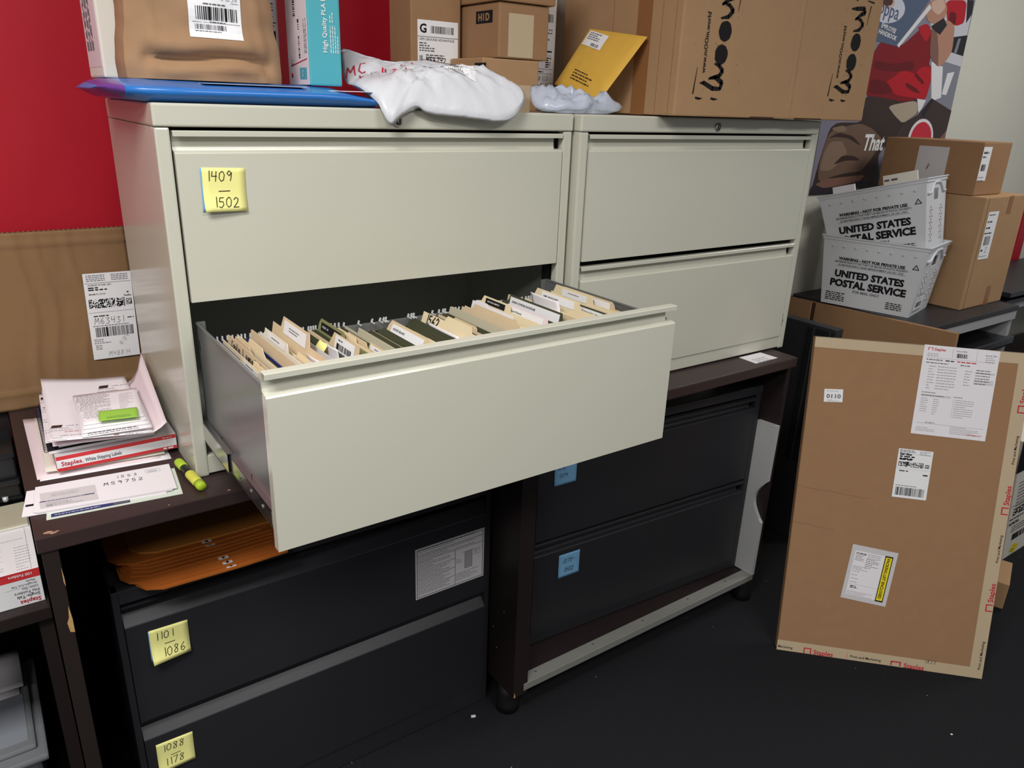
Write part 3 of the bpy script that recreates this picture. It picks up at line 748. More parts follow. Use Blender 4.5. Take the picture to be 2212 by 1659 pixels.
# white poly mailer drooping over the cabinet edge
r = thing('poly_mailer', 'crumpled white poly mailer with red handwriting drooping over the cabinet lock', 'mailer', (.58, .06, ZT))
b = MB()
b.pouch([(.445, .225, 1.768), (.50, .185, 1.752), (.56, .165, 1.748), (.62, .150, 1.752), (.68, .105, 1.742), (.735, .05, 1.722), (.768, .0, 1.697), (.755, -.022, 1.668), (.72, -.032, 1.645), (.68, -.036, 1.638), (.63, -.034, 1.642), (.57, -.030, 1.646), (.52, -.026, 1.650), (.485, -.024, 1.660), (.452, -.028, 1.645), (.423, -.034, 1.629), (.408, -.008, 1.664), (.400, .05, 1.690), (.408, .13, 1.700), (.425, .19, 1.728)],
        (.60, .055, 1.730), 'poly_white', 20, ZT + .0014, .012, 11, 3.3, .8, True, .011)
tr = b.bvh(); b.build('body', r)
q = MB(); F = flat(.565, .125, 2.0, -24)
nx, ny = 10, 8
q.mesh([F.p(.125 * i / nx, -.075 * j / ny) for j in range(ny + 1) for i in range(nx + 1)], [(j * (nx + 1) + i, (j + 1) * (nx + 1) + i, (j + 1) * (nx + 1) + i + 1, j * (nx + 1) + i + 1) for j in range(ny) for i in range(nx)], 'label'); q.drape(tr, 0, off=.002, up=.1)
k0 = q.nv(); q.greek(F, .008, -.008, .07, 4, .006, .0026, 'ink_soft', 41); q.greek(F, .03, -.032, .075, 2, .006, .0024, 'ink_soft', 42)
q.bars(F, .025, -.072, .10, -.05, 'ink', 40, 43); q.rect(F, .104, -.05, .120, -.04, 'ink'); q.bars(F, .06, -.042, .1, -.034, 'ink_soft', 26, 44); q.drape(tr, k0, off=.0032, up=.1); q.build('label', r)
q = MB(); F = flat(.408, .118, 2.0, -14)
q.hand(F, 'MC', .0, .03, .032, 'ink_red', .0026, slant=.2); q.hand(F, 'lJ', .115, .03, .034, 'ink_red', .003); q.hand(F, 'K/"21', .018, -.012, .03, 'ink_red', .003, slant=.2)
q.drape(tr, 0, off=.0022, up=.1); q.build('handwriting', r)
b = MB(); b.prism(flat(0, 0, ZT + .029), [(.335, .055), (.40, .068), (.435, .02), (.385, -.002)], 0, .0012, 'paper'); one(b, 'envelope', 'small white envelope peeping from under the left corner of the white poly mailer', 'envelope')

# tall brown carton with the postage label
r, hx, hy, h = carton('carton', 'tall narrow brown carton against the red wall with a big letter G postage label', 'box', .650, .788, .300, .412, ZT, ZT + .36, 'card')
def gl(q):
    F = Fr((-hx + .018, -hy, ZT * 0), (1, 0, 0), UP); v0 = 1.756 - ZT
    q.fbox(F, 0, .112, v0 - .012, v0 + .094, 0, .0004, 'label')
    q.rect(F, .0, v0 + .057, .112, v0 + .0582, 'ink_soft', .0008); q.rect(F, 0, v0 - .002, .112, v0 - .001, 'ink_soft', .0008)
    q.text(F, 'G', .005, v0 + .0665, .027, 'ink', bold=.03, h=.0009); q.bars(F, .036, v0 + .066, .10, v0 + .082, 'ink', 32, 51, .0009)
    q.text(F, 'USPS GROUND ADVANTAGE', .003, v0 + .0495, .0075, 'ink', h=.0009)
    q.greek(F, .004, v0 + .042, .046, 4, .0055, .0026, 'ink_soft', 52, .0009); q.greek(F, .022, v0 + .016, .06, 3, .0055, .0026, 'ink_soft', 53, .0009); q.bars(F, .004, v0 + .005, .014, v0 + .016, 'ink', 8, 54, .0009)
    q.hand(F, 'MS6742', .022, v0 - .0005 + .001, .0125, 'ink', .0015, h=.001)
lpart(r, gl)

# two small brown cartons and a third one above them
r, hx, hy, h = carton('carton', 'small brown carton at the bottom of the stack by the white poly mailer', 'box', .757, .921, .150, .298, ZT, ZT + .1165, 'card_l')
lpart(r, lambda q: q.rect(Fr((-.012 + .02, -hy, 0), (1, 0, 0), UP), -.0, 0.0, .05, .06, 'tape', .0008), 'tape')
lpart(r, lambda q: q.rect(Fr((-.01, -hy, h), (1, 0, 0), (0, 1, 0)), -.04, 0, .05, .02, 'tape', .0008), 'tape')
lpart(r, lambda q: q.rect(Fr((-hx, 0, 0), (0, -1, 0), UP), .04, h - .03, .09, h - .012, 'ink', .0006), 'logo')
r, hx, hy, h = carton('carton', 'small brown carton with a black printed logo, second in the stack by the tall carton', 'box', .800, .945, .150, .415, ZT + .1172, ZT + .2372, 'card')
def hid(q):
    F = Fr((-hx, 0, 0), (0, -1, 0), UP); u0 = hy - .099
    q.rect(F, u0, .077, u0 + .072, .104, 'ink', .0006); q.text(F, 'H', u0 + .010, .083, .0215, 'card', bold=.05, w=.017, h=.0010); q.rect(F, u0 + .0315, .083, u0 + .0365, .0985, 'card', .0010); q.text(F, 'D', u0 + .042, .083, .0215, 'card', bold=.05, w=.018, h=.0010)
lpart(r, hid, 'logo')
lpart(r, lambda q: (q.rect(Fr((0, -hy, 0), (1, 0, 0), UP), -.046, 0.004, .027, .098, 'tape', .0008), q.rect(Fr((0, -hy, h), (1, 0, 0), (0, 1, 0)), -.05, 0, .03, .05, 'tape', .0009)), 'tape')
r, hx, hy, h = carton('carton', 'brown carton at the top edge resting on the carton with the black logo', 'box', .792, .958, .142, .40, ZT + .238, ZT + .36, 'card')
lpart(r, lambda q: (q.fbox(Fr((-hx, 0, 0), (0, -1, 0), UP), .02, .122, .008, .1, 0, .0005, 'label'), q.greek(Fr((-hx, 0, 0), (0, -1, 0), UP), .03, .09, .08, 8, .009, .003, 'ink_soft', 57, .0009)))

# tall carton covered with white labels
r, hx, hy, h = carton('carton', 'tall carton plastered with white returns labels behind the small carton stack', 'box', 1.000, 1.112, .335, .45, ZT, ZT + .42, 'paper_warm')
def wlab(q):
    F = Fr((-hx, -hy, 0), (1, 0, 0), UP)
    q.fbox(F, .02, .108, .135, .40, 0, .0004, 'label')
    q.rect(F, .05, .268, .104, .2715, 'ink', .0008); q.bars(F, .084, .225, .1, .245, 'ink', 9, 81, .0008); q.greek(F, .076, .25, .012, 3, .006, .0025, 'ink_soft', 82, .0008); q.greek(F, .07, .205, .032, 4, .008, .003, 'ink_soft', 83, .0008); q.rect(F, .06, .151, .1, .155, 'ink_brown', .0008)
    q.greek(F, .083, .142 + .0, .02, 1, .01, .001, 'ink_soft', 84, .0008); q.greek(F, .080, .135, .02, 5, .0055, .003, 'ink', 85, .0009)
lpart(r, wlab)
def wlab2(q):
    F = Fr((-hx, -hy, 0), (1, 0, 0), UP); q.fbox(F, .0, .104, .06, .128, 0, .0004, 'paper')
    q.rect(F, .055, .108, .104, .109, 'ink_soft', .0008); q.rect(F, .055, .096, .104, .097, 'ink_soft', .0008); q.greek(F, .055, .1, .045, 1, .01, .003, 'ink', 86, .0009)
    q.hand(F, '#1081', .057, .078, .013, 'ink_soft', .001, h=.0009); q.hand(F, 'M63491', .066, .063, .010, 'ink_soft', .0009, h=.0009)
lpart(r, wlab2)

# pale blue crumpled poly bag and yellow bubble mailer
b = MB()
b.pouch([(.832, .05, 1.668), (.85, .085, 1.706), (.88, .095, 1.712), (.93, .08, 1.700), (.975, .06, 1.688), (1.02, .04, 1.672), (1.07, .045, 1.668), (1.105, .045, 1.672), (1.085, .025, 1.664), (1.045, .018, 1.660), (.995, .008, 1.664), (.975, .004, 1.676), (.95, -.004, 1.665), (.90, .0, 1.662), (.85, .012, 1.660)], (.945, .045, 1.690), 'poly_grey', 14, ZT + .001, .018, 24, 7.7, .6, True, .012)
one(b, 'poly_bag', 'crumpled pale blue-grey poly bag under the yellow bubble mailer', 'bag', None, (.95, .04, ZT))
r = thing('bubble_mailer', 'yellow bubble mailer leaning against the left side of the big brown carton', 'mailer', (1.05, .12, ZT))
c4 = [Vector(p) for p in ((1.036, .062, 1.672), (1.040, .238, 1.722), (1.148, .236, 1.862), (1.150, .020, 1.834))]
eu = (c4[1] - c4[0]); ev = (c4[3] - c4[0]); nrm = eu.cross(ev).normalized()
if nrm.x > 0: nrm = -nrm
b = MB()
def mp(u, v): return c4[0] * (1 - u) * (1 - v) + c4[1] * u * (1 - v) + c4[2] * u * v + c4[3] * (1 - u) * v
def pil(sg):
    def P(u, v):
        k = (max(0, 16 * u * (1 - u) * v * (1 - v))) ** .35
        return mp(u, v) + nrm * (sg * .009 * k + .002 * noise.noise(Vector((u * 8, v * 9, 3))) * k)
    return P
b.grid(pil(1), 18, 22, 'mailer_yellow'); b.grid(lambda u, v: pil(-1)(1 - u, v), 18, 22, 'mailer_yellow')
tr = b.bvh(); b.build('body', r)
F = Fr(c4[1] + nrm * .012, c4[0] - c4[1], c4[2] - c4[1])
Lw = (c4[0] - c4[1]).length; Lh = (c4[2] - c4[1]).length
q = MB(); q.mesh([F.p(.012 + .085 * i / 6, Lh - .05 + .045 * j / 6) for j in range(7) for i in range(7)], [(j * 7 + i, j * 7 + i + 1, j * 7 + i + 8, j * 7 + i + 7) for j in range(6) for i in range(6)], 'label')
k0 = q.nv(); q.greek(F, .02, Lh - .012, .06, 4, .006, .0025, 'ink_soft', 91); q.bars(F, .05, Lh - .047, .085, Lh - .038, 'ink_soft', 18, 92)
dd = F.n * -1.0
q.drape(tr, 0, dd, .0012, .05); 
q.bm.verts.ensure_lookup_table()
for v in q.bm.verts[k0:]: v.co = v.co - dd * .0005
q.build('label', r)
q = MB(); q.greek(F, .05, .055, .09, 4, .008, .003, 'ink_brown', 93); q.drape(tr, 0, dd, .0012, .05); q.build('print', r)

# the big carton with the brushed lettering
X0, X1, Y0, Y1 = 1.163, 1.972, -.080, .366
def woom(q, hx, hy, h):
    F = Fr((-hx, -hy, 0), (1, 0, 0), UP)
    def blob(cx, cy, a, c_, seed):
        rr = random.Random(seed)
        q.poly(F, [(cx + a * math.cos(t * 2 * math.pi / 26) * rr.uniform(.95, 1.04), cy + c_ * math.sin(t * 2 * math.pi / 26) * rr.uniform(.95, 1.04)) for t in range(26)], 'ink', .0008)
    def brush(pts, ws):
        for (a, b_), (w1, w2) in zip(zip(pts[:-1], pts[1:]), zip(ws[:-1], ws[1:])):
            a = Vector(a); b_ = Vector(b_); d = (b_ - a).normalized(); n_ = Vector((-d.y, d.x))
            q.poly(F, [tuple(a - n_ * w1 - d * w1 * .3), tuple(b_ - n_ * w2 + d * w2 * .3), tuple(b_ + n_ * w2 + d * w2 * .3), tuple(a + n_ * w1 - d * w1 * .3)], 'ink', .0008)
    for dx, zo, k in ((0.0, 0.0, 1.0), (.556, .012, .93)):
        o = lambda u, z: (u - X0 + dx, z - (ZT + .0022) + zo)
        brush([o(1.243, 1.733), o(1.256, 1.734), o(1.290, 1.722), o(1.318, 1.722)], [.0015, .005, .0055, .004])
        brush([o(1.318, 1.722), o(1.322, 1.737), o(1.296, 1.748), o(1.272, 1.744)], [.005, .0065, .005, .002])
        brush([o(1.276, 1.746), o(1.310, 1.752), o(1.320, 1.764), o(1.306, 1.775), o(1.288, 1.779)], [.002, .0055, .006, .0045, .002])
        blob(1.308 - X0 + dx, 1.8005 - ZT - .0022 + zo, .0235, .0235, 5 + int(dx * 10)); blob(1.313 - X0 + dx, 1.8535 - ZT - .0022 + zo, .0235, .0235, 9 + int(dx * 10))
        brush([o(1.292, 1.881), o(1.318, 1.886), o(1.333, 1.900), o(1.316, 1.913)], [.002, .005, .006, .004])
        brush([o(1.316, 1.911), o(1.300, 1.915), o(1.292, 1.911), o(1.318, 1.926), o(1.334, 1.930)], [.004, .003, .003, .006, .005])
        brush([o(1.334, 1.930), o(1.326, 1.941), o(1.29, 1.938), o(1.268, 1.936)], [.005, .006, .005, .002])
        Ft = F.sub(*o(1.262, 1.757), 89); q.text(Ft, 'www.mOOm.world', 0.13, 0.013, .0175, 'ink', w=.135, align='c', bold=.02, h=.0009) if False else q.text(F.sub(*o(1.256, 1.756), 90), 'www.mOOm.world', 0, 0, .0175, 'ink', w=.135, bold=.02, h=.0009)
        brush([o(1.2215, 1.708), o(1.228, 1.768)], [.0022, .0006])
        for a_, c_ in ((1.232, 1.256), (1.288, 1.312)): brush([o(a_, 1.699), o((a_ + c_) / 2, 1.697), o(c_, 1.698)], [.0024, .0028, .0008])
        for a_, c_ in ((1.232, 1.25), (1.298, 1.330)): brush([o(a_ + .04, 1.962), o(c_ + .04, 1.959)], [.0012, .0022])
        brush([o(1.352, 1.90), o(1.358, 1.95)], [.0006, .002])
        rr = random.Random(77 + int(dx * 100))
        for i in range(60):
            u = rr.gauss(1.30, .035); z = rr.uniform(1.70, 1.95); s_ = rr.uniform(.0004, .0013); x, y = o(u, z)
            q.poly(F, [(x - s_, y - s_ * .6), (x + s_, y - s_), (x + s_ * .7, y + s_)], 'ink', .0008)
def creases(q, hx, hy, h):
    F = Fr((-hx, 0, 0), (0, -1, 0), UP)
    q.rect(F, .07, 0, .12, h, 'tape_brown', .0006)
    for u in (-.02, .155, .20): q.rect(F, u, .004, u + .0012, h - .004, 'card_d', .0005)
    F2 = Fr((-hx, -hy, 0), (1, 0, 0), UP)
    q.rect(F2, .44, .03, .4412, h - .004, 'card_edge', .0005); q.rect(F2, .455, .004, .4555, h - .004, 'card_d', .0005)
def slots(q, hx, hy, h):
    for a_, c_ in ((.285, .385), (.475, .60)): q.rect(Fr((-hx, -hy, 0), (1, 0, 0), UP), a_, -.0004, c_, .0045, 'card_groove', .0007)
carton('carton', 'big brown carton with black brush lettering on top of the right cabinet', 'box', X0, X1, Y0, Y1, ZT + .0022, ZT + .50, 'card_l', deco=[woom, creases, slots])

# ================================================================== left end of the desk
r = thing('cardboard_sheet', 'creased brown cardboard sheet with a white label leaning against the red wall behind the papers', 'cardboard', (-.34, .583, T))
b = MB()
def cs(u, v):
    x = -.72 + .737 * u; z = T + .0004 + .415 * v
    y = .580 - .0030 * noise.noise(Vector((x * 14, z * 3, 1))) - .0020 * noise.noise(Vector((x * 40, z * 5, 4)))
    for xc in (-.163, -.10, -.205): y -= .0050 * math.exp(-((x - xc + .01 * math.sin(z * 20)) / .006) ** 2)
    for zc in (.985, 1.335): y -= .0040 * math.exp(-((z - zc + .006 * x) / .005) ** 2)
    return (x, y, z)
b.sheet(cs, 90, 60, 'card_d', .009, (0, -1, 0)); b.build('panel', r)
q = MB(); z = T + .4154
q.box(-.72, .017, .5722, .5788, z, z + .0006, 'card_groove')
for k in range(74): q.box(-.717 + k * .00993, -.7125 + k * .00993, .5724, .5786, z + .0006, z + .0016, 'card_d')
q.build('corrugated_edge', r)
def bigl(q):
    F = front(-.0915, .5668, 1.0455).sub(0, 0, 1.0)
    F.u = Vector((1, 0, .0)).normalized()
    F = Fr(F.o, (1, 0, -.012), (.02, 0, 1)); w_, h_ = .1035, .213
    q.fbox(F, 0, w_, 0, h_, 0, .0005, 'label'); hh = .0009
    q.greek(F, .006, .207, .045, 4, .0042, .0016, 'ink_soft', 101, hh); q.greek(F, .06, .207, .04, 4, .0042, .0016, 'ink_soft', 102, hh)
    q.rect(F, .002, .189, .101, .1898, 'ink_soft', hh)
    q.text(F, 'STAPLES STORE 1831', .008, .1825, .0054, 'ink', w=.05, bold=.01, h=hh); q.greek(F, .008, .1765, .034, 1, .01, .0030, 'ink', 103, hh); q.greek(F, .008, .1715, .048, 1, .01, .0030, 'ink', 104, hh)
    q.text(F, 'MIAMI FL 33137', .008, .1605, .0054, 'ink', w=.036, bold=.01, h=hh); q.greek(F, .09, .161, .008, 1, .01, .003, 'ink', 105, hh)
    q.speck(F, .007, .128, .08, .150, 'ink', 54, 10, 106, hh)
    for u in (.0055, .081): q.rect(F, u, .128, u + .0015, .150, 'ink', hh); q.rect(F, u + .0022, .128, u + .003, .150, 'ink', hh)
    q.text(F, 'FedEx', .083, .1525, .006, 'ink', w=.017, bold=.02, h=hh); q.frame(F, .087, .1315, .0995, .1465, .0014, 'ink', hh); q.text(F, 'G', .0932, .134, .0135, 'ink', align='c', bold=.02, h=hh)
    q.rect(F, .002, .117, .101, .1176, 'ink_soft', hh); q.greek(F, .012, .107, .036, 1, .01, .0026, 'ink', 107, hh)
    q.hand(F, 'M63431', .012, .0885, .0155, 'ink_soft', .0009, h=hh + .0002); q.greek(F, .085, .098, .016, 1, .01, .0022, 'ink', 108, hh); q.greek(F, .008, .083, .088, 1, .01, .0016, 'ink_soft', 109, hh)
    q.bars(F, .012, .056, .096, .080, 'ink', 60, 110, hh)
    q.greek(F, .006, .049, .04, 3, .0045, .0016, 'ink_soft', 111, hh); q.greek(F, .008, .034, .016, 3, .0045, .0016, 'ink_soft', 112, hh)
    q.hand(F.sub(.066, .030, 48), '#1841', 0, 0, .011, 'ink_pencil', .0006, h=hh); q.hand(F, 'M48814', .034, .006, .0115, 'ink_pencil', .0007, h=hh)
lpart(r, lambda q: None) if False else None
q = MB(); bigl(q); q.build('label', r)

# paper pile
def psheet(cs4, z, m, label, lift=None, t=.0006, name='paper_sheet', pr=None, n=10, group=None):
    """loose sheet: corners BL BR TR TL on the desk plane, lift(u, v) gives the curl"""
    b = MB(); c = [Vector((x, y, 0)) for x, y in cs4]
    def P(u, v):
        p = c[0] * (1 - u) * (1 - v) + c[1] * u * (1 - v) + c[2] * u * v + c[3] * (1 - u) * v
        p.z = z + t + (lift(u, v) if lift else 0); return p
    b.sheet(P, n, n, m, t)
    if pr:
        tr = b.bvh(); n0 = b.nv(); pr(b); b.drape(tr, n0, off=.0006, up=.4)
    return one(b, name, label, 'paper', group, (sum(p.x for p in c) / 4, sum(p.y for p in c) / 4, z))
psheet([(-.258, .142), (-.022, .118), (-.012, .40), (-.236, .425)], T, 'paper', 'bottom white sheet of the paper pile on the desk', lambda u, v: .0005)
psheet([(-.262, .150), (-.04, .131), (-.02, .46), (-.262, .488)], T + .0012, 'paper_pink', 'pinkish sheet under the shipping label box with a torn left edge', lambda u, v: .004 * (1 - u) ** 3 * v)
psheet([(-.246, .158), (-.03, .138), (-.02, .45), (-.240, .47)], T + .0062, 'paper_warm', 'cream sheet just below the shipping label box', lambda u, v: .0003 + .004 * (1 - u) ** 4)

r = thing('label_box', 'flat white and red box of shipping labels under the notebooks', 'box', (-.114, .29, T + .0115))
b = MB(); z0 = T + .0115; z1 = z0 + .0335
b.box(-.226, -.0035, .1425, .43, z0, z1, 'paper_grey', .0012)
F = front(-.226, .1425, z0)
b.rect(F, .0008, .0008, .2217, .0078, 'red_print', .0003); b.rect(F, .0008, .0245, .2217, .0327, 'red_print', .0003)
b.rect(F, .0008, .0078, .2217, .0245, 'label', .0003)
b.text(F, 'Staples', .008, .0118, .0128, 'ink_red', w=.036, bold=.02, h=.0008); b.tube([F.p(.0455, .0125, .0004), F.p(.0455, .0125, .0008)], .0008, 'ink_red', 8); b.text(F, 'White Shipping Labels', .050, .0118, .0105, 'ink_soft', w=.066, bold=.015, h=.0008)
b.greek(F, .195, .0028, .022, 1, .01, .0032, 'label', 120, .0008); b.greek(F, .195, .0275, .02, 1, .01, .0018, 'paper_pink', 121, .0008)
b.rect(leftside(-.226, .1425, z0), -.2865, .0008, -.0008, .0078, 'red_print', .0003)
b.build('box_body', r)

zn = z1 + .0005
for k, (dx, dy, rz, lab) in enumerate(((-.004, .004, -1.2, 'lower spiral notebook on the shipping label box'), (.008, .010, 1.5, 'upper spiral notebook below the curled form sheets'))):
    r = thing('spiral_notebook', lab, 'notebook', (-.135 + dx, .285 + dy, zn + .0095 * k), 'spiral notebooks in the paper pile', math.radians(rz))
    b = MB(); b.box(-.092, .100, -.132, .125, 0.0005, .007, 'paper', .0006); b.build('pages', r, local=True)
    b = MB(); b.box(-.094, .102, -.133, .126, .0071, .0084, 'black_plastic' if k == 0 else 'paper', .0004); b.build('cover', r, local=True)
    b = MB()
    pts = []
    for i in range(28 * 10 + 1):
        a = i / 10 * 2 * math.pi; pts.append((-.095 + .0048 * math.cos(a), -.126 + .0088 * i / 10, .0052 + .0048 * math.sin(a)))
    b.tube(pts, .0007, 'wire', 5); b.build('spiral_wire', r, local=True)
zs = zn + .0195

def forms(b, rows, x, y, rot, sp):
    F = flat(x, y, 1.3, rot)
    for k in range(rows):
        v = -k * sp
        b.rect(F, 0, v, .019, v + .016, 'ink_brown'); b.rect(F, .005, v + .005, .014, v + .011, 'manila_br', .0006)
        b.text(F, 'UPS ACCESS POINT', .026, v + .006, .0065, 'ink_soft', w=.075); b.text(F, 'LAST NAME:', .0, v - .008, .0055, 'ink_soft', w=.034); b.rect(F, .036, v - .008, .12, v - .0075, 'ink_pale')
        b.text(F, 'DATE RECEIVED:', .0, v - .021, .0055, 'ink_soft', w=.044); b.rect(F, .046, v - .021, .12, v - .0205, 'ink_pale'); b.greek(F, .03, v - .031, .07, 1, .01, .002, 'ink_red', 130 + k)
psheet([(-.236, .172), (-.020, .158), (-.006, .452), (-.222, .470)], zs, 'paper', 'white form sheet second from the top, curling up against the cabinet side', lambda u, v: .045 * max(0, u - .82) ** 2 * 28 * (.3 + v), n=18,
       pr=lambda b: (forms(b, 5, -.222, .43, -6, .062), b.greek(flat(-.06, .42, 1.3, -60), 0, 0, .2, 4, .012, .002, 'ink_soft', 131)))
psheet([(-.226, .140), (-.025, .098), (-.010, .40), (-.215, .490)], zs + .0035, 'paper_pink', 'thin white sheet leaning up against the cabinet side behind the form sheets', lambda u, v: .0025 * u + .056 * max(0, u - .80) ** 2 * 27 * (.35 + v), n=18)
psheet([(-.228, .128), (-.052, .096), (-.046, .45), (-.212, .512)], zs + .0085, 'paper', 'big curled form sheet with brown shipping logos below the green slip', lambda u, v: .030 * abs(v - .45) ** 1.6 * (1.3 - u) + .018 * max(0, u - .6) * v, n=14,
       pr=lambda b: (forms(b, 2, -.2215, .215, -15, .062), forms(b, 1, -.108, .405, -16, .06), forms(b, 1, -.128, .108, -15, .06)))
# folded receipts and the green slip
for k in range(4):
    psheet([(-.176 + .003 * k, .118 + .012 * k), (-.052 - .002 * k, .104 + .014 * k), (-.041, .330 - .002 * k), (-.165, .350 - .004 * k)], zs + .019 + .0035 * k, 'paper', ('lowest' if k == 0 else 'topmost' if k == 3 else 'middle') + ' folded printed receipt sheet in the pile under the green slip' + (' nearer the top' if k == 2 else ''), lambda u, v: .004 * (1 - abs(2 * v - 1)) + .003 * math.sin(v * 6) * .3, t=.0016, name='folded_receipt', group='folded receipts',
           pr=(lambda b: (b.greek(flat(-.16, .325, 1.3, -7), 0, 0, .072, 24, .0062, .0016, 'ink_pale', 140), b.greek(flat(-.08, .30, 1.3, -8), 0, 0, .03, 18, .008, .0012, 'ink_pale', 141), b.stroke(flat(0, 0, 1.3), [(-.077, .335), (-.082, .15)], .0022, 'ink_red'))) if k == 3 else
              ((lambda b: (b.greek(flat(-.165, .128, 1.3, -7), 0, 0, .1, 2, .007, .002, 'ink_soft', 142), b.hand(flat(-.166, .110, 1.3, -7), 'LLC  7552', 0, 0, .008, 'ink_soft', .0007))) if k == 0 else None))
psheet([(-.141, .142), (-.071, .128), (-.064, .182), (-.134, .196)], zs + .0375, 'note_green', 'bright green slip lying on the folded receipts', lambda u, v: .0006 + .002 * v * (1 - v), name='green_slip', pr=lambda b: b.greek(flat(-.125, .153, 1.3, -10), 0, 0, .05, 2, .007, .0012, 'ink_soft', 143))

# envelopes at the desk edge
def envelope(cs4, z, m, label, pr=None, t=.0016):
    b = MB(); b.prism(flat(0, 0, z), cs4, 0, t, m)
    if pr: pr(b, z + t)
    return one(b, 'envelope', label, 'envelope', None, (sum(p[0] for p in cs4) / 4, sum(p[1] for p in cs4) / 4, z))
def slip(b, z):
    F = flat(-.255, -.0215, z, -5.8); b.rect(F, .0, .0, .128, .0135, 'ink_blue'); b.greek(F, .006, .0055, .085, 1, .01, .0016, 'white_ink', 150, .0007); b.rect(F, .1, .0015, .126, .012, 'ink_soft', .0006)
envelope([(-.263, -.027), (-.038, -.050), (-.027, .070), (-.250, .092)], T + .0003, 'paper_green', 'pale green printed sheet at the bottom of the envelope pile', slip, .0006)
def env2(b, z): F = flat(-.292, .04, z, -9.5); b.rect(F, .002, .0, .018, .008, 'ink'); b.greek(F, .024, .002, .014, 1, .01, .004, 'ink', 151)
envelope([(-.298, .004), (-.064, -.036), (-.046, .070), (-.283, .106)], T + .0012, 'paper', 'white envelope sticking out over the left desk edge', env2)
envelope([(-.275, .000), (-.052, -.032), (-.040, .072), (-.268, .098)], T + .003, 'paper_grey', 'white envelope just under the one marked M59752')
def env1(b, z):
    F = flat(-.2785, .0055, z, -8.2); F = Fr(F.o, F.u, Vector((.04, 1, 0)))
    b.rect(F, .012, .036, .104, .071, 'paper_grey'); b.rect(F, .010, .007, .104, .032, 'paper_grey'); b.rect(F, .01, .0325, .1, .0355, 'ink_blue')
    b.greek(F, .02, .0335, .07, 1, .01, .0012, 'white_ink', 155, .0007); b.greek(F, .03, .058, .05, 2, .007, .0016, 'ink_pale', 156, .0007); b.greek(F, .02, .025, .07, 4, .0045, .0014, 'ink_pale', 157, .0007); b.rect(F, .02, .012, .03, .0175, 'ink_pale', .0008)
    b.hand(F, 'M59752', .118, .058, .0125, 'ink', .001, gap=.35); b.hand(F, '1553', .142, .083, .010, 'ink_soft', .0009, gap=.5)
    b.frame(F, .196, .085, .222, .100, .0005, 'ink_pale'); b.greek(F, .2, .095, .018, 3, .004, .001, 'ink_pale', 158)
envelope([(-.280, .004), (-.044, -.030), (-.034, .084), (-.268, .108)], T + .0048, 'paper', 'top white envelope with M59752 handwritten on it', env1)

# highlighter
A_ = Vector((-.017, .078, T + .0108)); B_ = Vector((-.004, -.060, T + .0108)); ax = (B_ - A_)
r = thing('highlighter', 'yellow highlighter pen with a black grip lying beside the cabinet corner', 'pen', (-.0105, .009, T))
P_ = lambda t: A_ + ax * t
def pen(name, ts, rs, m):
    q = MB(); q.tube([P_(t) for t in ts], rs, m, 18)
    for v in q.bm.verts: v.co.z = T + .0003 + (v.co.z - T - .0003) * .9 if v.co.z > T else T + .0003
    q.build(name, r)
pen('cap', [0, .01, .05, .2, .25], [.006, .0085, .0095, .0095, .0088], 'hl_green')
pen('grip', [.24, .3, .42, .52], [.0082, .0078, .0085, .0096], 'black_plastic')
pen('barrel', [.48, .52, .6, .75, .86], [.0085, .0102, .0104, .0102, .0098], 'hl_yellow')
pen('end_plug', [.855, .95, .985, 1.0], [.0099, .0098, .0092, .0075], 'hl_green')

# ------------------------------------------------------------------ low shelf at the far left
r = thing('shelf_unit', 'low dark shelf left of the desk with the folder box on it', 'shelf', (-.6, .3, 0))
b = MB(); b.box(-.92, -.2835, .088, .56, .672, .70, 'laminate_dark', .002); b.build('shelf_board', r)
b = MB(); b.box(-.309, -.284, .10, .56, 0, .672, 'laminate_dark'); b.build('side_panel', r)
b = MB(); b.box(-.92, -.895, .10, .56, 0, .672, 'laminate_dark'); b.build('side_panel', r)
b = MB(); b.box(-.92, -.288, .587, .598, 0, .944, 'laminate_dark'); b.build('back_panel', r)  # added dark backing hides the red wall, stands in for the dark gap
b = MB(); b.box(-.92, -.288, .56, .587, .672, .70, 'laminate_dark'); b.build('shelf_board', r)

r = thing('folder_box', 'white and red box of file folders with upside-down print on the low left shelf', 'box', (-.44, .25, .7))
b = MB(); b.box(-.588, -.2895, .1165, .392, .7005, .778, 'label', .0012); b.build('box_body', r)
q = MB(); F = Fr((-.2895, .1165, .778), (-1, 0, 0), (0, 0, -1))
q.rect(F, .0003, .0, .298, .0185, 'red_print', .0004)
q.text(F, '100 Folders', .012, .0055, .0085, 'label', bold=.02, h=.0009); q.text(F, 'Manila', .010, .0215, .0062, 'ink_soft', h=.0009); q.text(F, 'Straight-Cut Tab', .008, .0288, .0064, 'ink_soft', h=.0009); q.rect(F, .008, .0355, .062, .0359, 'ink_pale', .0009)
q.text(F, 'Letter Size', .007, .0372, .0064, 'ink_soft', h=.0009); q.text(F, 'File Folders', .006, .0445, .0092, 'ink_soft', h=.0009); q.text(F, 'Single-Tab', .006, .0535, .0096, 'ink', h=.0009); q.text(F, 'Staples', .006, .0645, .0128, 'ink_red', bold=.015, h=.0009)
q.build('print', r)
q = MB(); F = flat(-.588, .1165, .7782); q.greek(F, .20, .105, .045, 12, .0098, .0012, 'ink_pale', 160, .0005); q.greek(F, .262, .10, .03, 9, .0115, .0012, 'ink_pale', 161, .0005); q.greek(F, .2, .135, .09, 1, .01, .001, 'ink_pale', 162, .0005); q.rect(F, .286, .002, .2866, .19, 'ink_pale', .0004); q.build('lid_print', r)
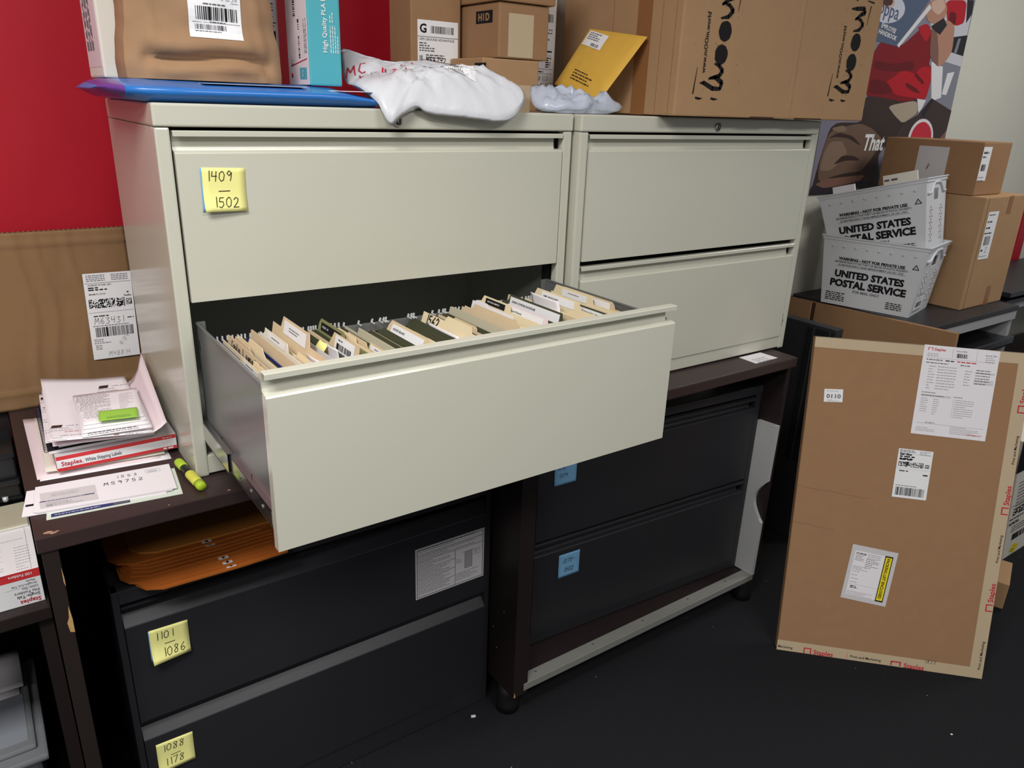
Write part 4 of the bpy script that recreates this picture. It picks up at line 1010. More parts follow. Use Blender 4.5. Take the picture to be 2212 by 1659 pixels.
b = MB(); b.box(-.585, -.2925, .300, .405, .7795, .7835, 'paper_warm'); b.box(-.584, -.2925, .302, .405, .7836, .788, 'hang_grey'); one(b, 'folder_stack', 'beige flat board lying on the back of the folder box', 'folders')

r = thing('letter_tray', 'glossy black plastic tray organizer at the left edge behind the folder box', 'tray', (-.45, .5, .70))
for z0, z1, y0 in ((.702, .80, .425), (.80, .842, .415), (.842, .905, .425)):
    b = MB(); b.box(-.66, -.2925, y0, .562, z0, z1 - .004, 'black_plastic', .004); b.box(-.668, -.2905, y0 - .006, .564, z1 - .012, z1, 'black_plastic', .003); b.build('tray', r)
b = MB(); b.tube([(-.325, .413, .795), (-.325, .413, .805)], .006, 'hook', 10); b.build('clip', r)

r = thing('storage_bin', 'grey plastic lidded bin on the floor under the low left shelf', 'bin', (-.6, .3, 0))
b = MB(); b.box(-.85, -.358, .165, .50, .001, .285, 'grey_plastic', .01); b.build('bin_body', r)
b = MB(); b.box(-.86, -.343, .145, .515, .285, .30, 'grey_plastic', .006); b.box(-.84, -.362, .175, .495, .30, .312, 'grey_plastic', .006); b.box(-.82, -.375, .20, .475, .3121, .3135, 'grey_plastic_l', .0006); b.build('lid', r)
for k in range(2):
    b = MB(); b.sheet(lambda u, v: (-.62 + .24 * u + .01 * k, .36 + .02 * k - .01 * k * u + .11 * v, .318 + .012 * k + .03 * v * v), 6, 6, 'paper_grey', .0006); b.greek(flat(-.6, .45, .40), 0, 0, .15, 0, .01, .002, 'ink_pale', 170)
    one(b, 'paper_sheet', ('lower' if k == 0 else 'upper') + ' crumpled pale sheet lying on the grey bin', 'paper')

# ================================================================== right side
# leaning carton
BL = Vector((1.663, -.310, .0)); e_ = Vector((.7007, -.7135, 0)); up_ = Vector((.16345, .16068, .97338)); 
e_.normalize(); up_ = (up_ - e_ * up_.dot(e_)).normalized()
FB = Fr(BL, e_, up_); BW, BH = .630, 1.042
r = thing('flat_carton', 'large flat brown carton with labels leaning at the right on the carpet', 'carton', BL + e_ * BW / 2)
b = MB(); b.fbox(FB, 0, BW, 0.0006, BH, -.034, 0, 'card', .004)
for v0, am in ((.56, .0), (.44, .0)):
    rr = random.Random(int(v0 * 100)); pts = [(.0 + .022 * k, v0 - .0016 * k + rr.uniform(-.002, .002)) for k in range(11 if v0 > .5 else 7)]
    b.stroke(FB, pts, .0011, 'card_d', .0005)
b.build('body', r)
def bt(q):
    hh = .0006
    q.rect(FB, 0, BH - .032, BW, BH, 'tape', hh); q.rect(FB, 0, 0.001, BW, .036, 'tape', hh); q.rect(FB, BW - .040, .036, BW, BH - .032, 'tape', hh)
    FL = Fr(BL, -FB.n, up_); q.rect(Fr(BL, FB.n * 1, up_), -.033, .001, -.001, .05, 'tape', hh) if False else None
    Ft = Fr(FB.p(0, BH, 0), e_, -FB.n); q.rect(Ft, 0, 0, BW, .033, 'tape', hh)
    Fr_ = Fr(FB.p(BW, 0, 0), -FB.n, up_); q.rect(Fr_, 0, .001, .033, BH, 'tape', hh)
    def logo(F, u, v, k, red=True):
        for a in ((0, 0, .004, .020), (0, .020, .028, .024), (.024, .0, .028, .020)): q.rect(F, u + a[0] * k, v + a[1] * k, u + a[2] * k, v + a[3] * k, 'ink_red', .0012)
        q.text(F, 'Staples', u + .036 * k, v + .002 * k, .026 * k, 'ink_red', bold=.02, h=.0012)
    def pm(F, u, v, k): q.text(F, 'Print and Marketing', u, v, .0125 * k, 'ink', bold=.01, h=.0012)
    q.text(FB, 'Marketing', .003, .010, .0115, 'ink', bold=.01, h=.0012)
    logo(FB, .085, .001, .85); q.rect(FB, .220, .004, .2208, .022, 'ink_red', .0012); pm(FB, .23, .010, .95)
    for a in ((.355, .004, .359, .019), (.355, .015, .386, .019), (.382, .004, .386, .019)): q.rect(FB, *a, 'ink_red', .0012)
    q.text(FB, 'Staples', .395, .0015, .022, 'ink_red', bold=.02, h=.0012)
    q.hand(FB.sub(.455, .0275, 0), '1822', 0, 0, .0105, 'ink', .0009, gap=.35, h=.0013)
    F9 = FB.sub(BW - .003, 0, 90)
    pm(F9, .03, .006, .95); 
    for u0 in (.225, .54, .86): logo(F9, u0, -.001, .85); pm(F9, u0 + .16, .004, .9) if u0 < .7 else None
q = MB(); bt(q); q.build('printed_tape', r)
def paper1(q):
    F = FB.sub(.3155, .7665, -.9, .0012); w_, h_ = .2155, .279
    q.fbox(F, 0, w_, 0, h_, 0, .0006, 'paper'); hh = .0011
    for a in ((.012, .263, .014, .272), (.012, .2705, .026, .272), (.024, .263, .026, .272)): q.rect(F, *a, 'ink_red', hh)
    q.text(F, 'Staples', .030, .2635, .0115, 'ink_red', bold=.02, h=hh)
    q.text(F, 'Order #: 9890', .092, .2655, .0052, 'ink_soft', bold=.01, h=hh); q.bars(F, .095, .247, .128, .260, 'ink', 26, 201, hh); q.text(F, 'Store #: 1831', .176, .2605, .0058, 'ink_soft', bold=.01, h=hh)
    for u in (.083, .152): q.rect(F, u, .243, u + .0006, .274, 'ink_pale', hh)
    q.greek(F, .178, .254, .03, 3, .006, .0018, 'ink_pale', 202, hh); q.greek(F, .012, .252, .035, 2, .006, .0018, 'ink_pale', 203, hh)
    q.rect(F, .01, .241, .205, .2416, 'ink_pale', hh); q.greek(F, .012, .2335, .05, 1, .01, .0028, 'ink_soft', 204, hh); q.greek(F, .066, .2335, .03, 1, .01, .003, 'ink', 205, hh); q.greek(F, .1, .2335, .06, 1, .01, .003, 'ink_red', 206, hh)
    q.greek(F, .012, .224, .07, 1, .01, .0025, 'ink_soft', 207, hh); q.greek(F, .11, .224, .03, 1, .01, .0025, 'ink_soft', 208, hh)
    q.greek(F, .022, .214, .022, 9, .0085, .002, 'ink_pale', 209, hh); q.greek(F, .048, .214, .06, 9, .0085, .002, 'ink_pale', 210, hh); q.greek(F, .126, .208, .022, 6, .0085, .002, 'ink_pale', 211, hh)
    for v in (.206, .182, .174): q.rect(F, .155, v - .001, .21, v + .004, 'paper_grey', hh)
    q.greek(F, .157, .214, .045, 6, .0083, .0022, 'ink_soft', 212, hh + .0002)
    q.greek(F, .013, .132, .045, 1, .01, .002, 'ink_soft', 213, hh); q.rect(F, .012, .121, .098, .127, 'paper_grey', hh); q.greek(F, .014, .123, .07, 1, .01, .002, 'ink_soft', 214, hh + .0002)
    q.greek(F, .014, .113, .022, 7, .0066, .0016, 'ink_pale', 215, hh); q.greek(F, .05, .113, .018, 8, .0066, .0016, 'ink_pale', 216, hh)
    q.greek(F, .106, .125, .05, 1, .01, .002, 'ink_soft', 217, hh); q.greek(F, .112, .116, .06, 9, .0066, .0016, 'ink_pale', 218, hh)
    for k in range(9): q.frame(F, .106, .1155 - k * .0066, .1085, .118 - k * .0066, .0004, 'ink_pale', hh)
    q.rect(F, .012, .036, .205, .0366, 'ink_pale', hh)
    q.stroke(F, [(.036 + .0028 * k, .036 + .008 * abs(math.sin(k * 1.3)) * (1.4 if k == 0 else .7)) for k in range(11)], .0009, 'ink', hh)
    q.greek(F, .012, .022, .06, 3, .005, .0014, 'ink_pale', 219, hh); q.greek(F, .11, .032, .09, 5, .005, .0014, 'ink_pale', 220, hh); q.text(F, 'CUSTOMER COPY', .158, .012, .0056, 'ink_red', bold=.01, h=hh)
q = MB(); paper1(q); o = q.build('order_sheet', r); o['label'] = 'white order sheet taped to the upper right of the carton'
def sl(q):
    F = FB.sub(.287, .559, -.6, .0008); ship_label(q, F, .1015, .1565, 231)
    q.bars(F, .008, .008, .094, .034, 'ink', 52, 232, .0009); q.greek(F, .006, .0385, .088, 1, .01, .0018, 'ink_soft', 233, .0009)
q = MB(); sl(q); q.build('shipping_label', r)
def pk(q):
    F = FB.sub(.176, .2085, -5.2, .0008); w_, h_ = .1395, .1825
    q.fbox(F, 0, w_, 0, h_, 0, .0005, 'paper_grey'); q.fbox(F, .012, .108, .014, .164, .0005, .0009, 'paper'); hh = .0013
    q.text(F, 'STAPLES', .016, .1535, .0085, 'ink', bold=.03, h=hh); q.greek(F, .016, .148, .03, 4, .005, .0016, 'ink_soft', 241, hh); q.greek(F, .052, .158, .045, 3, .006, .002, 'ink_pale', 242, hh); q.greek(F, .05, .142, .045, 6, .0058, .0018, 'ink_soft', 243, hh)
    q.greek(F, .016, .112, .05, 3, .005, .0018, 'ink_pale', 244, hh); q.greek(F, .016, .095, .025, 4, .012, .0018, 'ink_pale', 245, hh); q.rect(F, .014, .052, .106, .0525, 'ink_pale', hh); q.greek(F, .02, .045, .026, 2, .005, .0028, 'ink', 246, hh); q.greek(F, .014, .028, .088, 4, .004, .0012, 'ink_pale', 247, hh)
    q.rect(F, .1035, .012, .1275, .166, 'ink', hh); q.rect(F, .1062, .0165, .1248, .1615, 'yellow_print', hh + .0003)
    q.text(Fr(F.p(.1105, .1585), -F.v, F.u), 'PACKING LIST ENCLOSED', 0, 0, .0125, 'ink', w=.136, bold=.03, h=hh + .0007)
q = MB(); pk(q); o = q.build('packing_list_pouch', r); o['label'] = 'packing list pouch with a yellow strip'
def nl(q):
    F = FB.sub(.048, .8395, 3.5, .0008); q.fbox(F, 0, .056, 0, .041, 0, .0004, 'label'); q.text(F, '0110', .007, .0125, .018, 'ink_soft', w=.043, bold=.02, h=.0009); q.greek(F, .006, .034, .04, 1, .01, .0013, 'ink_pale', 251, .0009); q.greek(F, .01, .0065, .04, 2, .0035, .0011, 'ink_pale', 252, .0009)
q = MB(); nl(q); q.build('number_label', r)

# second desk with the postal totes
D2 = .897
r = thing('desk', 'grey-black desk holding the postal totes at the right', 'desk', (3.15, .26, 0))
b = MB(); b.box(2.745, 3.505, -.066, .575, D2 - .022, D2, 'black_steel', .003); b.build('desktop', r)
for x0 in (3.47, 2.75):
    b = MB(); b.box(x0, x0 + .03, -.055, .57, 0, D2 - .022, 'grey_metal', .002); b.build('side_panel', r)
b = MB(); b.extr([(-.063, D2 - .0225), (-.063, D2 - .062), (-.058, D2 - .062), (-.058, D2 - .0225)], 2.78, 3.50, 'grey_metal'); b.build('apron', r)
b = MB(); b.box(2.78, 3.47, .15, .165, .35, D2 - .022, 'grey_metal'); Fp = front(2.78, .15, .35)
b.tube([Fp.p(.56, .42, .0), Fp.p(.56, .42, .002)], .008, 'black_in', 10); b.rect(Fp, .56, .375, .60, .385, 'alu', .001); b.build('back_panel', r)
b = MB(); b.box(2.78, 3.52, -.075, .14, .715, .755, 'black_plastic', .008); b.build('keyboard_tray', r)

def tote(name, label, group, M, contents):
    r = bpy.data.objects.new(name, None); COL.objects.link(r); r.matrix_world = M; WM[r.name] = M.copy(); tag(r, label, 'tote', group); r.empty_display_size = .05
    Lb, Wb, Lt, Wt, h, t = .360, .262, .418, .292, .292, .0035
    def ring(L, W, z): return [Vector((-L / 2, -W / 2, z)), Vector((L / 2, -W / 2, z)), Vector((L / 2, W / 2, z)), Vector((-L / 2, W / 2, z))]
    q = MB(); lo = ring(Lb, Wb, 0); hi = ring(Lt, Wt, h)
    def wall(i, hole):
        a, c, d, e = lo[i], lo[(i + 1) % 4], hi[(i + 1) % 4], hi[i]
        n_ = (c - a).cross(e - a).normalized()
        def P(u, v, k=0): return (a * (1 - u) + c * u) * (1 - v) + (e * (1 - u) + d * u) * v - n_ * k
        if not hole: cells = [(0, 0, 1, 1)]
        else: cells = [(0, 0, 1, .70), (0, .85, 1, 1), (0, .70, .38, .85), (.62, .70, 1, .85)]
        for u0, v0, u1, v1 in cells:
            o = [P(u0, v0), P(u1, v0), P(u1, v1), P(u0, v1)]; w_ = [P(u0, v0, t), P(u1, v0, t), P(u1, v1, t), P(u0, v1, t)]
            q.mesh(o + w_, [(0, 1, 2, 3), (7, 6, 5, 4), (0, 4, 5, 1), (1, 5, 6, 2), (2, 6, 7, 3), (3, 7, 4, 0)], 'tote')
        return P, n_
    W_ = [wall(0, False), wall(1, True), wall(2, False), wall(3, True)]
    q.box(-Lb / 2, Lb / 2, -Wb / 2, Wb / 2, .0005, .004, 'tote'); body = q
    q = MB(); k = .007
    for z0, z1, gr in ((h - .004, h + .001, k), (h - .016, h - .004, .0025)):
        A = ring(Lt + 2 * gr, Wt + 2 * gr, 0); B = ring(Lt - .004, Wt - .004, 0)
        for i in range(4):
            j = (i + 1) % 4; pts = [A[i], A[j], B[j], B[i]]
            vs = [Vector((p.x, p.y, z0)) for p in pts] + [Vector((p.x, p.y, z1)) for p in pts]
            q.mesh(vs, [(3, 2, 1, 0), (4, 5, 6, 7), (0, 1, 5, 4), (1, 2, 6, 5), (2, 3, 7, 6), (3, 0, 4, 7)], 'tote')
    q.build('rim', r, local=True)
    q = body
    for i, nb in ((0, 8), (2, 8)):
        P, n_ = W_[i]
        for s_ in range(nb):
            u = .1 + .8 * s_ / (nb - 1); c0 = P(u, .86); q.tube([c0 + n_ * .0002, c0 + n_ * .0035, c0 + n_ * .005], [.0055, .005, .001], 'tote', 10)
    for i in (1, 3):
        P, n_ = W_[i]
        pts = [P(u, v) + n_ * .003 for u, v in ((.06, .80), (.2, .80), (.3, .90), (.38, .93), (.62, .93), (.7, .90), (.8, .80), (.94, .80))]; q.tube(pts, .005, 'tote', 8)
    P, n_ = W_[0]; F = Fr(lo[0], Vector((1, 0, 0)), (hi[0] + hi[1] - lo[0] - lo[1])); F.n = n_; 
    hh = .001; ox = Lb / 2
    def ct(t_, v, w_, m='ink', bold=.02, dx=0): q.text(F, t_, ox + dx, v, 1, m, w=w_, align='c', bold=bold, h=hh) if False else q.mesh([F.p(ox + dx - w_ * .56 + x * 1.12 * w_ / text2d(t_, bold)[2], v + y * 1.12 * w_ / text2d(t_, bold)[2], hh) for x, y in text2d(t_, bold)[0]], text2d(t_, bold)[1], m)
    ct('WARNING - NOT FOR PRIVATE USE', .196, .236, bold=.045); ct('MAXIMUM PENALTY FOR THEFT OR MISUSE OF POSTAL PROPERTY', .1835, .262, 'ink_soft'); ct('$1,000 FINE AND 3 YEARS IMPRISONMENT (18 USC 1707)', .1715, .232, 'ink_soft')
    for v in (.1925, .1685): q.rect(F, ox - .14, v, ox + .14, v + .0009, 'ink_soft', hh)
    ct('UNITED STATES', .124, .250, bold=.05); ct('POSTAL SERVICE', .083, .275, bold=.05); ct('FOR MAIL ONLY', .063, .098, 'ink_soft')
    q.greek(F, ox - .165, .05, .09, 5, .008, .004, 'ink', 261, hh); q.greek(F, ox + .085, .045, .07, 4, .008, .004, 'ink', 262, hh)
    tx, tv = ox + .172, .206
    for a in range(3):
        a0 = math.radians(90 + 120 * a); a1 = math.radians(210 + 120 * a); q.stroke(F, [(tx + .013 * math.cos(a0), tv + .012 * math.sin(a0)), (tx + .013 * math.cos(a1), tv + .012 * math.sin(a1))], .003, 'ink', hh)
    q.text(F, '1', tx - .002, tv - .004, .009, 'ink', h=hh)
    P, n_ = W_[1]; c0, c1, c3 = P(0, 0), P(1, 0), P(0, 1)
    F = Fr(c0, c1 - c0, (P(.5, 1) - P(.5, 0))); F.n = n_
    for sx in (.18, .72):
        for i in range(3):
            for j in range(6):
                c_ = F.p(Wb * (sx + .05 * i), .05 + .024 * j + .012 * (i % 2), .0004); q.tube([c_, c_ + n_ * .0008], .0075, 'paper_grey', 10)
    body.build('tote_body', r, local=True); q = MB()
    if contents == 2:
        bq = MB(); bq.text(F, 'THIS FRONT', .20, .148, .009, 'ink', w=.04, h=.0012); bq.build('front_print', r, local=True)
        q.fbox(F, .03, .135, .02, .085, .001, .0016, 'label'); q.bars(F, .05, .035, .12, .058, 'ink_soft', 24, 271, .0022); q.greek(F, .05, .075, .06, 2, .007, .002, 'ink_pale', 272, .0022); q.rect(F, .035, .105 - .02, .135, .108 - .02, 'ink_soft', .0022); q.rect(F, .03, .02, .135, .0235, 'ink_soft', .0022)
        q.build('label', r, local=True)
    return r
ca = math.atan2(-.4105, .095)
ex = Vector((math.cos(ca), math.sin(ca), 0)); ey = Vector((-math.sin(ca), math.cos(ca), 0))
fr_ = Vector((2.801, .064, D2 + .0008))                     # near lower left corner of the lower tote
cen = fr_ - ex * .18 + ey * .131
M2 = Matrix.Translation(cen) @ Matrix.Rotation(ca, 4, 'Z')
tote('postal_tote', 'lower white translucent postal tote standing on the right desk', 'postal totes', M2, 2)
th = math.radians(-15.5)
M1r = Matrix.Rotation(ca, 4, 'Z') @ Matrix.Rotation(th, 4, 'Y')
near = cen + ex * .190 - ey * .127; near.z = 1.163
M1 = Matrix.Translation(near - (M1r @ Vector((.18, -.131, 0)))) @ M1r
tote('postal_tote', 'upper white postal tote tilted up on the lower one', 'postal totes', M1, 1)
for k, (u0, w_, z0, h_, lab) in enumerate(((.09, .13, .03, .30, 'white mail piece standing up at the near end of the upper tote'), (-.12, .09, .03, .290, 'white envelope corner poking out of the far end of the upper tote'))):
    b = MB(); y0 = -.06 if k == 0 else -.10
    for a in range(1): b.box(u0 - w_ / 2, u0 + w_ / 2, y0, y0 + .012, z0, z0 + h_, 'paper_warm' if k == 0 else 'paper', .001, M1)
    if k == 0: b.greek(Fr(M1 @ Vector((u0 - .06, y0, z0 + h_ - .025)), M1r @ Vector((1, 0, 0)), M1r @ Vector((0, 0, 1))), 0, 0, .06, 1, .01, .008, 'ink_soft', 281)
    one(b, 'mail_piece', lab, 'mail')
for k, (dx, m, lab) in enumerate(((-.09, 'poly_grey', 'bluish bundle of mail showing through the left of the lower tote'), (.08, 'card_l', 'brownish parcel showing through the right of the lower tote'))):
    b = MB(); b.box(dx - .07, dx + .065, -.10, .08, .006, .13 - .02 * k, m, .01, M2); one(b, 'mail_bundle', lab, 'mail')

# cartons beside the totes
r, hx, hy, h = carton('carton', 'upright brown carton beside the totes with brown tape and a white label', 'box', 3.138, 3.518, .022, .40, D2 + .0004, 1.372, 'card_l', deco=[lambda q, hx, hy, h: q.rect(Fr((-hx, -hy, 0), (1, 0, 0), UP), .030, .002, .032, h - .002, 'card_groove', .0005)])
def lb2(q):
    F = Fr((-hx, -hy, 0), (1, 0, 0), UP).sub(.052, .215, 0, .0006); q.fbox(F, 0, .09, 0, .20, 0, .0005, 'label')
    q.greek(F, .01, .185, .07, 1, .01, .004, 'ink_soft', 291, .001); q.greek(F, .008, .155, .05, 1, .01, .007, 'ink_soft', 292, .001); q.greek(F, .006, .13, .045, 1, .01, .006, 'ink', 293, .001); q.greek(F, .004, .108, .07, 1, .01, .005, 'ink', 294, .001)
    q.bars(F, .016, .06, .066, .098, 'ink_soft', 26, 295, .001); q.hand(F, '2', .042, .028, .024, 'ink_soft', .0016, h=.001); q.greek(F, .005, .035, .02, 1, .01, .008, 'ink_soft', 296, .001); q.greek(F, .005, .012, .07, 1, .01, .003, 'ink_pale', 297, .001)
lpart(r, lb2)
lpart(r, lambda q: [q.rect(Fr((-hx, -hy, 0), (1, 0, 0), UP), .21, v0, .25, v1, 'tape_brown', .0006) for v0, v1 in ((.0, .085), (h - .075, h))], 'tape')
r, hx, hy, h = carton('carton', 'wide brown carton with a taped white sheet lying on the upright carton by the totes', 'box', 3.143, 3.390, .08, .50, 1.3728, 1.585, 'card')
def lb3(q):
    F = Fr((-hx, 0, 0), (0, -1, 0), UP); q.fbox(F, -.055, .075, .03, .185, 0, .0006, 'paper_grey'); q.stroke(F, [(.0, .115), (-.006, .09), (.006, .112)], .002, 'ink', .001)
lpart(r, lb3, 'sheet')
def lb4(q):
    F = Fr((-hx, -hy, 0), (1, 0, 0), UP).sub(.0, .06, 0, .0005); q.fbox(F, .0, .072, .0, .135, 0, .0004, 'label'); q.greek(F, .008, .108, .05, 1, .01, .008, 'ink_soft', 301, .0009); q.greek(F, .006, .092, .045, 1, .01, .006, 'ink_soft', 302, .0009); q.bars(F, .01, .04, .05, .066, 'ink', 20, 303, .0009); q.greek(F, .005, .012, .05, 2, .012, .004, 'ink_pale', 304, .0009)
lpart(r, lb4)
# flat brown sheet and black box in front of that desk
r = thing('flat_carton', 'flat brown carton standing between the black box and the tote desk', 'carton', (2.705, .2, 0))
b = MB(); b.prism(leftside(2.712, 0, 0), [(-.60, 0.0005), (.20, .0005), (.174, .906), (-.592, .884)], -.022, 0, 'card'); q = b; q.rect(leftside(2.712, 0, 0), -.452, .3, -.449, .888, 'card_edge', .0006); q.rect(leftside(2.712, 0, 0), -.449, .3, -.43, .888, 'card_groove', .0005); b.build('body', r)
r = thing('black_case', 'black ribbed case on the floor right of the desks', 'case', (2.42, .26, 0))
b = MB(); b.box(2.29, 2.338, .062, .56, .001, .917, 'black_steel', .004); b.build('case_body', r)
for k in range(9):
    b = MB(); b.box(2.284, 2.2895, .066 + .0135 * k, .073 + .0135 * k, .35, .905, 'steel_dark' if k in (1, 6) else 'black_plastic', .001); b.build('rib', r)

# far shelf, parcels on the floor behind the leaning carton
r = thing('shelf_unit', 'far low dark-topped shelf at the right edge', 'shelf', (4.8, .36, 0))
b = MB(); b.box(3.93, 5.6, .14, .58, .835, .86, 'black_steel', .003); b.build('shelf_top', r)
b = MB(); b.box(3.95, 5.6, .16, .58, .79, .812, 'black_steel', .003); b.build('shelf_board', r)
b = MB(); b.box(3.95, 5.6, .17, .58, .755, .79, 'grey_metal'); b.build('apron', r)
for x0 in (3.96, 5.5):
    b = MB(); b.box(x0, x0 + .03, .18, .57, 0, .755, 'laminate_dark'); b.build('side_panel', r)
b = MB(); b.box(3.99, 5.5, .2, .57, .3, .33, 'laminate'); b.build('shelf_board', r)
r = thing('parcel', 'white parcel with printed labels on the floor behind the leaning carton', 'parcel', (3.1, -.36, 0))
b = MB(); F = front(0, -.47, 0); pts = [(2.905, .001), (3.28, .001), (3.14, .60), (2.765, .56)]
b.prism(F, pts, -.20, 0, 'paper_warm'); b.prism(F, [(2.79, .42), (2.768, .56), (2.80, .565), (2.86, .42)], .0005, .0012, 'black_plastic'); b.build('parcel_body', r)
q = MB(); F2 = Fr((2.885, -.47, .1), (1, 0, .0), (-.24, 0, 1))
q.greek(F2, .03, .27, .2, 8, .016, .005, 'ink_soft', 311, .0012); q.speck(F2, .02, .115, .2, .15, 'ink', 40, 7, 312, .0012); q.greek(F2, .0, .095, .2, 1, .01, .006, 'ink', 313, .0012); q.text(F2, 'NS MORA', .0, .068, .02, 'ink', bold=.03, h=.0012); q.greek(F2, .03, .052, .2, 3, .012, .004, 'ink', 314, .0012); q.bars(F2, .05, -.02, .2, .012, 'ink', 40, 315, .0012); q.rect(F2, .0, .165, .2, .167, 'ink', .0012)
q.poly(F2, [(.045, -.075), (.085, -.045), (.13, -.065), (.09, -.098)], 'yellow_print', .0014); q.greek(F2.sub(.06, -.07, -18), 0, 0, .045, 2, .009, .003, 'ink_soft', 316, .002)
q.build('label', r)
r, hx, hy, h = carton('carton', 'small brown carton on the carpet beside the edge of the leaning carton', 'box', 2.52, 2.70, -.60, -.44, 0, .105, 'card_l', 20)
lpart(r, lambda q: (q.fbox(Fr((0, -hy, 0), (1, 0, 0), UP), .02, .07, .02, .07, 0, .0006, 'paper_grey'), q.rect(Fr((0, -hy, 0), (1, 0, 0), UP), .05, .025, .068, .045, 'ink_soft', .001)))

# ================================================================== folders in the open drawer
YB, YF = -.033, -.378            # back and front hanging rails
ZR = T + .281                    # rail top
rnd = random.Random(11)
def face_fr(x, lean, z0):
    s, c = math.sin(lean), math.cos(lean)
    return Fr((x, YB - .012, z0), (0, -1, 0), (s, 0, c))     # u to the front, v up, normal to the left
LEAN = [(.03, .02), (.08, .08), (.12, .14), (.16, .2), (.2, .2), (.27, .2), (.30, .22), (.36, .46), (.42, .48), (.45, .36), (.47, .32), (.55, .29), (.6, .25), (.7, .21), (.8, .16), (.86, .06), (.9, .05)]
def lean_at(x):
    for (a, la), (c, lc) in zip(LEAN[:-1], LEAN[1:]):
        if a <= x <= c: return la + (lc - la) * (x - a) / (c - a)
    return .05
QUEUE = []
def hanging(x, lean, *a, **k): QUEUE.append((x, 0, a, k))
def manila(x, lean, *a, **k): QUEUE.append((x, 1, a, k))
def curlpaper(x, *a, **k): QUEUE.append((x, 2, a, k))
def run_queue():
    b_ = .0405; xt = 0.0
    for x, kind, a, k in sorted(QUEUE, key=lambda t: t[0]):
        bx = x - .2 * math.sin(lean_at(x)); bx = max(bx, b_)
        for _ in range(30):                      # top position that belongs to this foot position
            x = bx + .2 * math.sin(lean_at(x))
        x = max(x, xt); ln = lean_at(x); bx = x - .2 * math.sin(ln)
        if kind == 0: make_hanging(x, ln, *a, **k); b_ = bx + .0046; xt = x + .0050
        elif kind == 1: make_manila(x, ln, *a, **k); b_ = bx + .0022; xt = x + .0030
        else: make_curl(x, *a[:4], ln, *a[5:], **k); b_ = bx + .0100 * .35; xt = x + .0100
def make_hanging(x, lean, m, label, group, h=.012, back=True):
    """hanging folder: a folded sheet over two rods with hook ends resting on the rails"""
    z0 = ZR - .20
    F = face_fr(x - math.sin(lean) * .20, lean, z0); L = abs(YF - YB) - .026; top = .211
    b = MB()
    for k, off in ((0, .0), (1, -.0026)):
        b.fbox(F, 0, L, 0, top - .002 * k, off - .0006, off + .0006, m)
    b.fbox(F, 0, L, 0, .0012, -.0026, 0.0, m); b.fbox(F, 0, L, top - .005, top, -.0012, .0012, m)
    o = one(b, 'hanging_folder', label, 'folder', group, F.p(L / 2, 0))
    q = MB()
    vh = .2012 / math.cos(lean); vh = max(vh, top - .004)
    for u in (-.011, L + .011):
        q.fbox(F, min(u, u + (.016 if u < 0 else -.016)), max(u, u + (.016 if u < 0 else -.016)), vh, vh + .003, -.0008, .0008, 'hook'); q.fbox(F, u - .0026, u + .0026, vh, vh + .0085, -.0012, .0012, 'hook', .0008)
    q.build('hook', o)
    return o
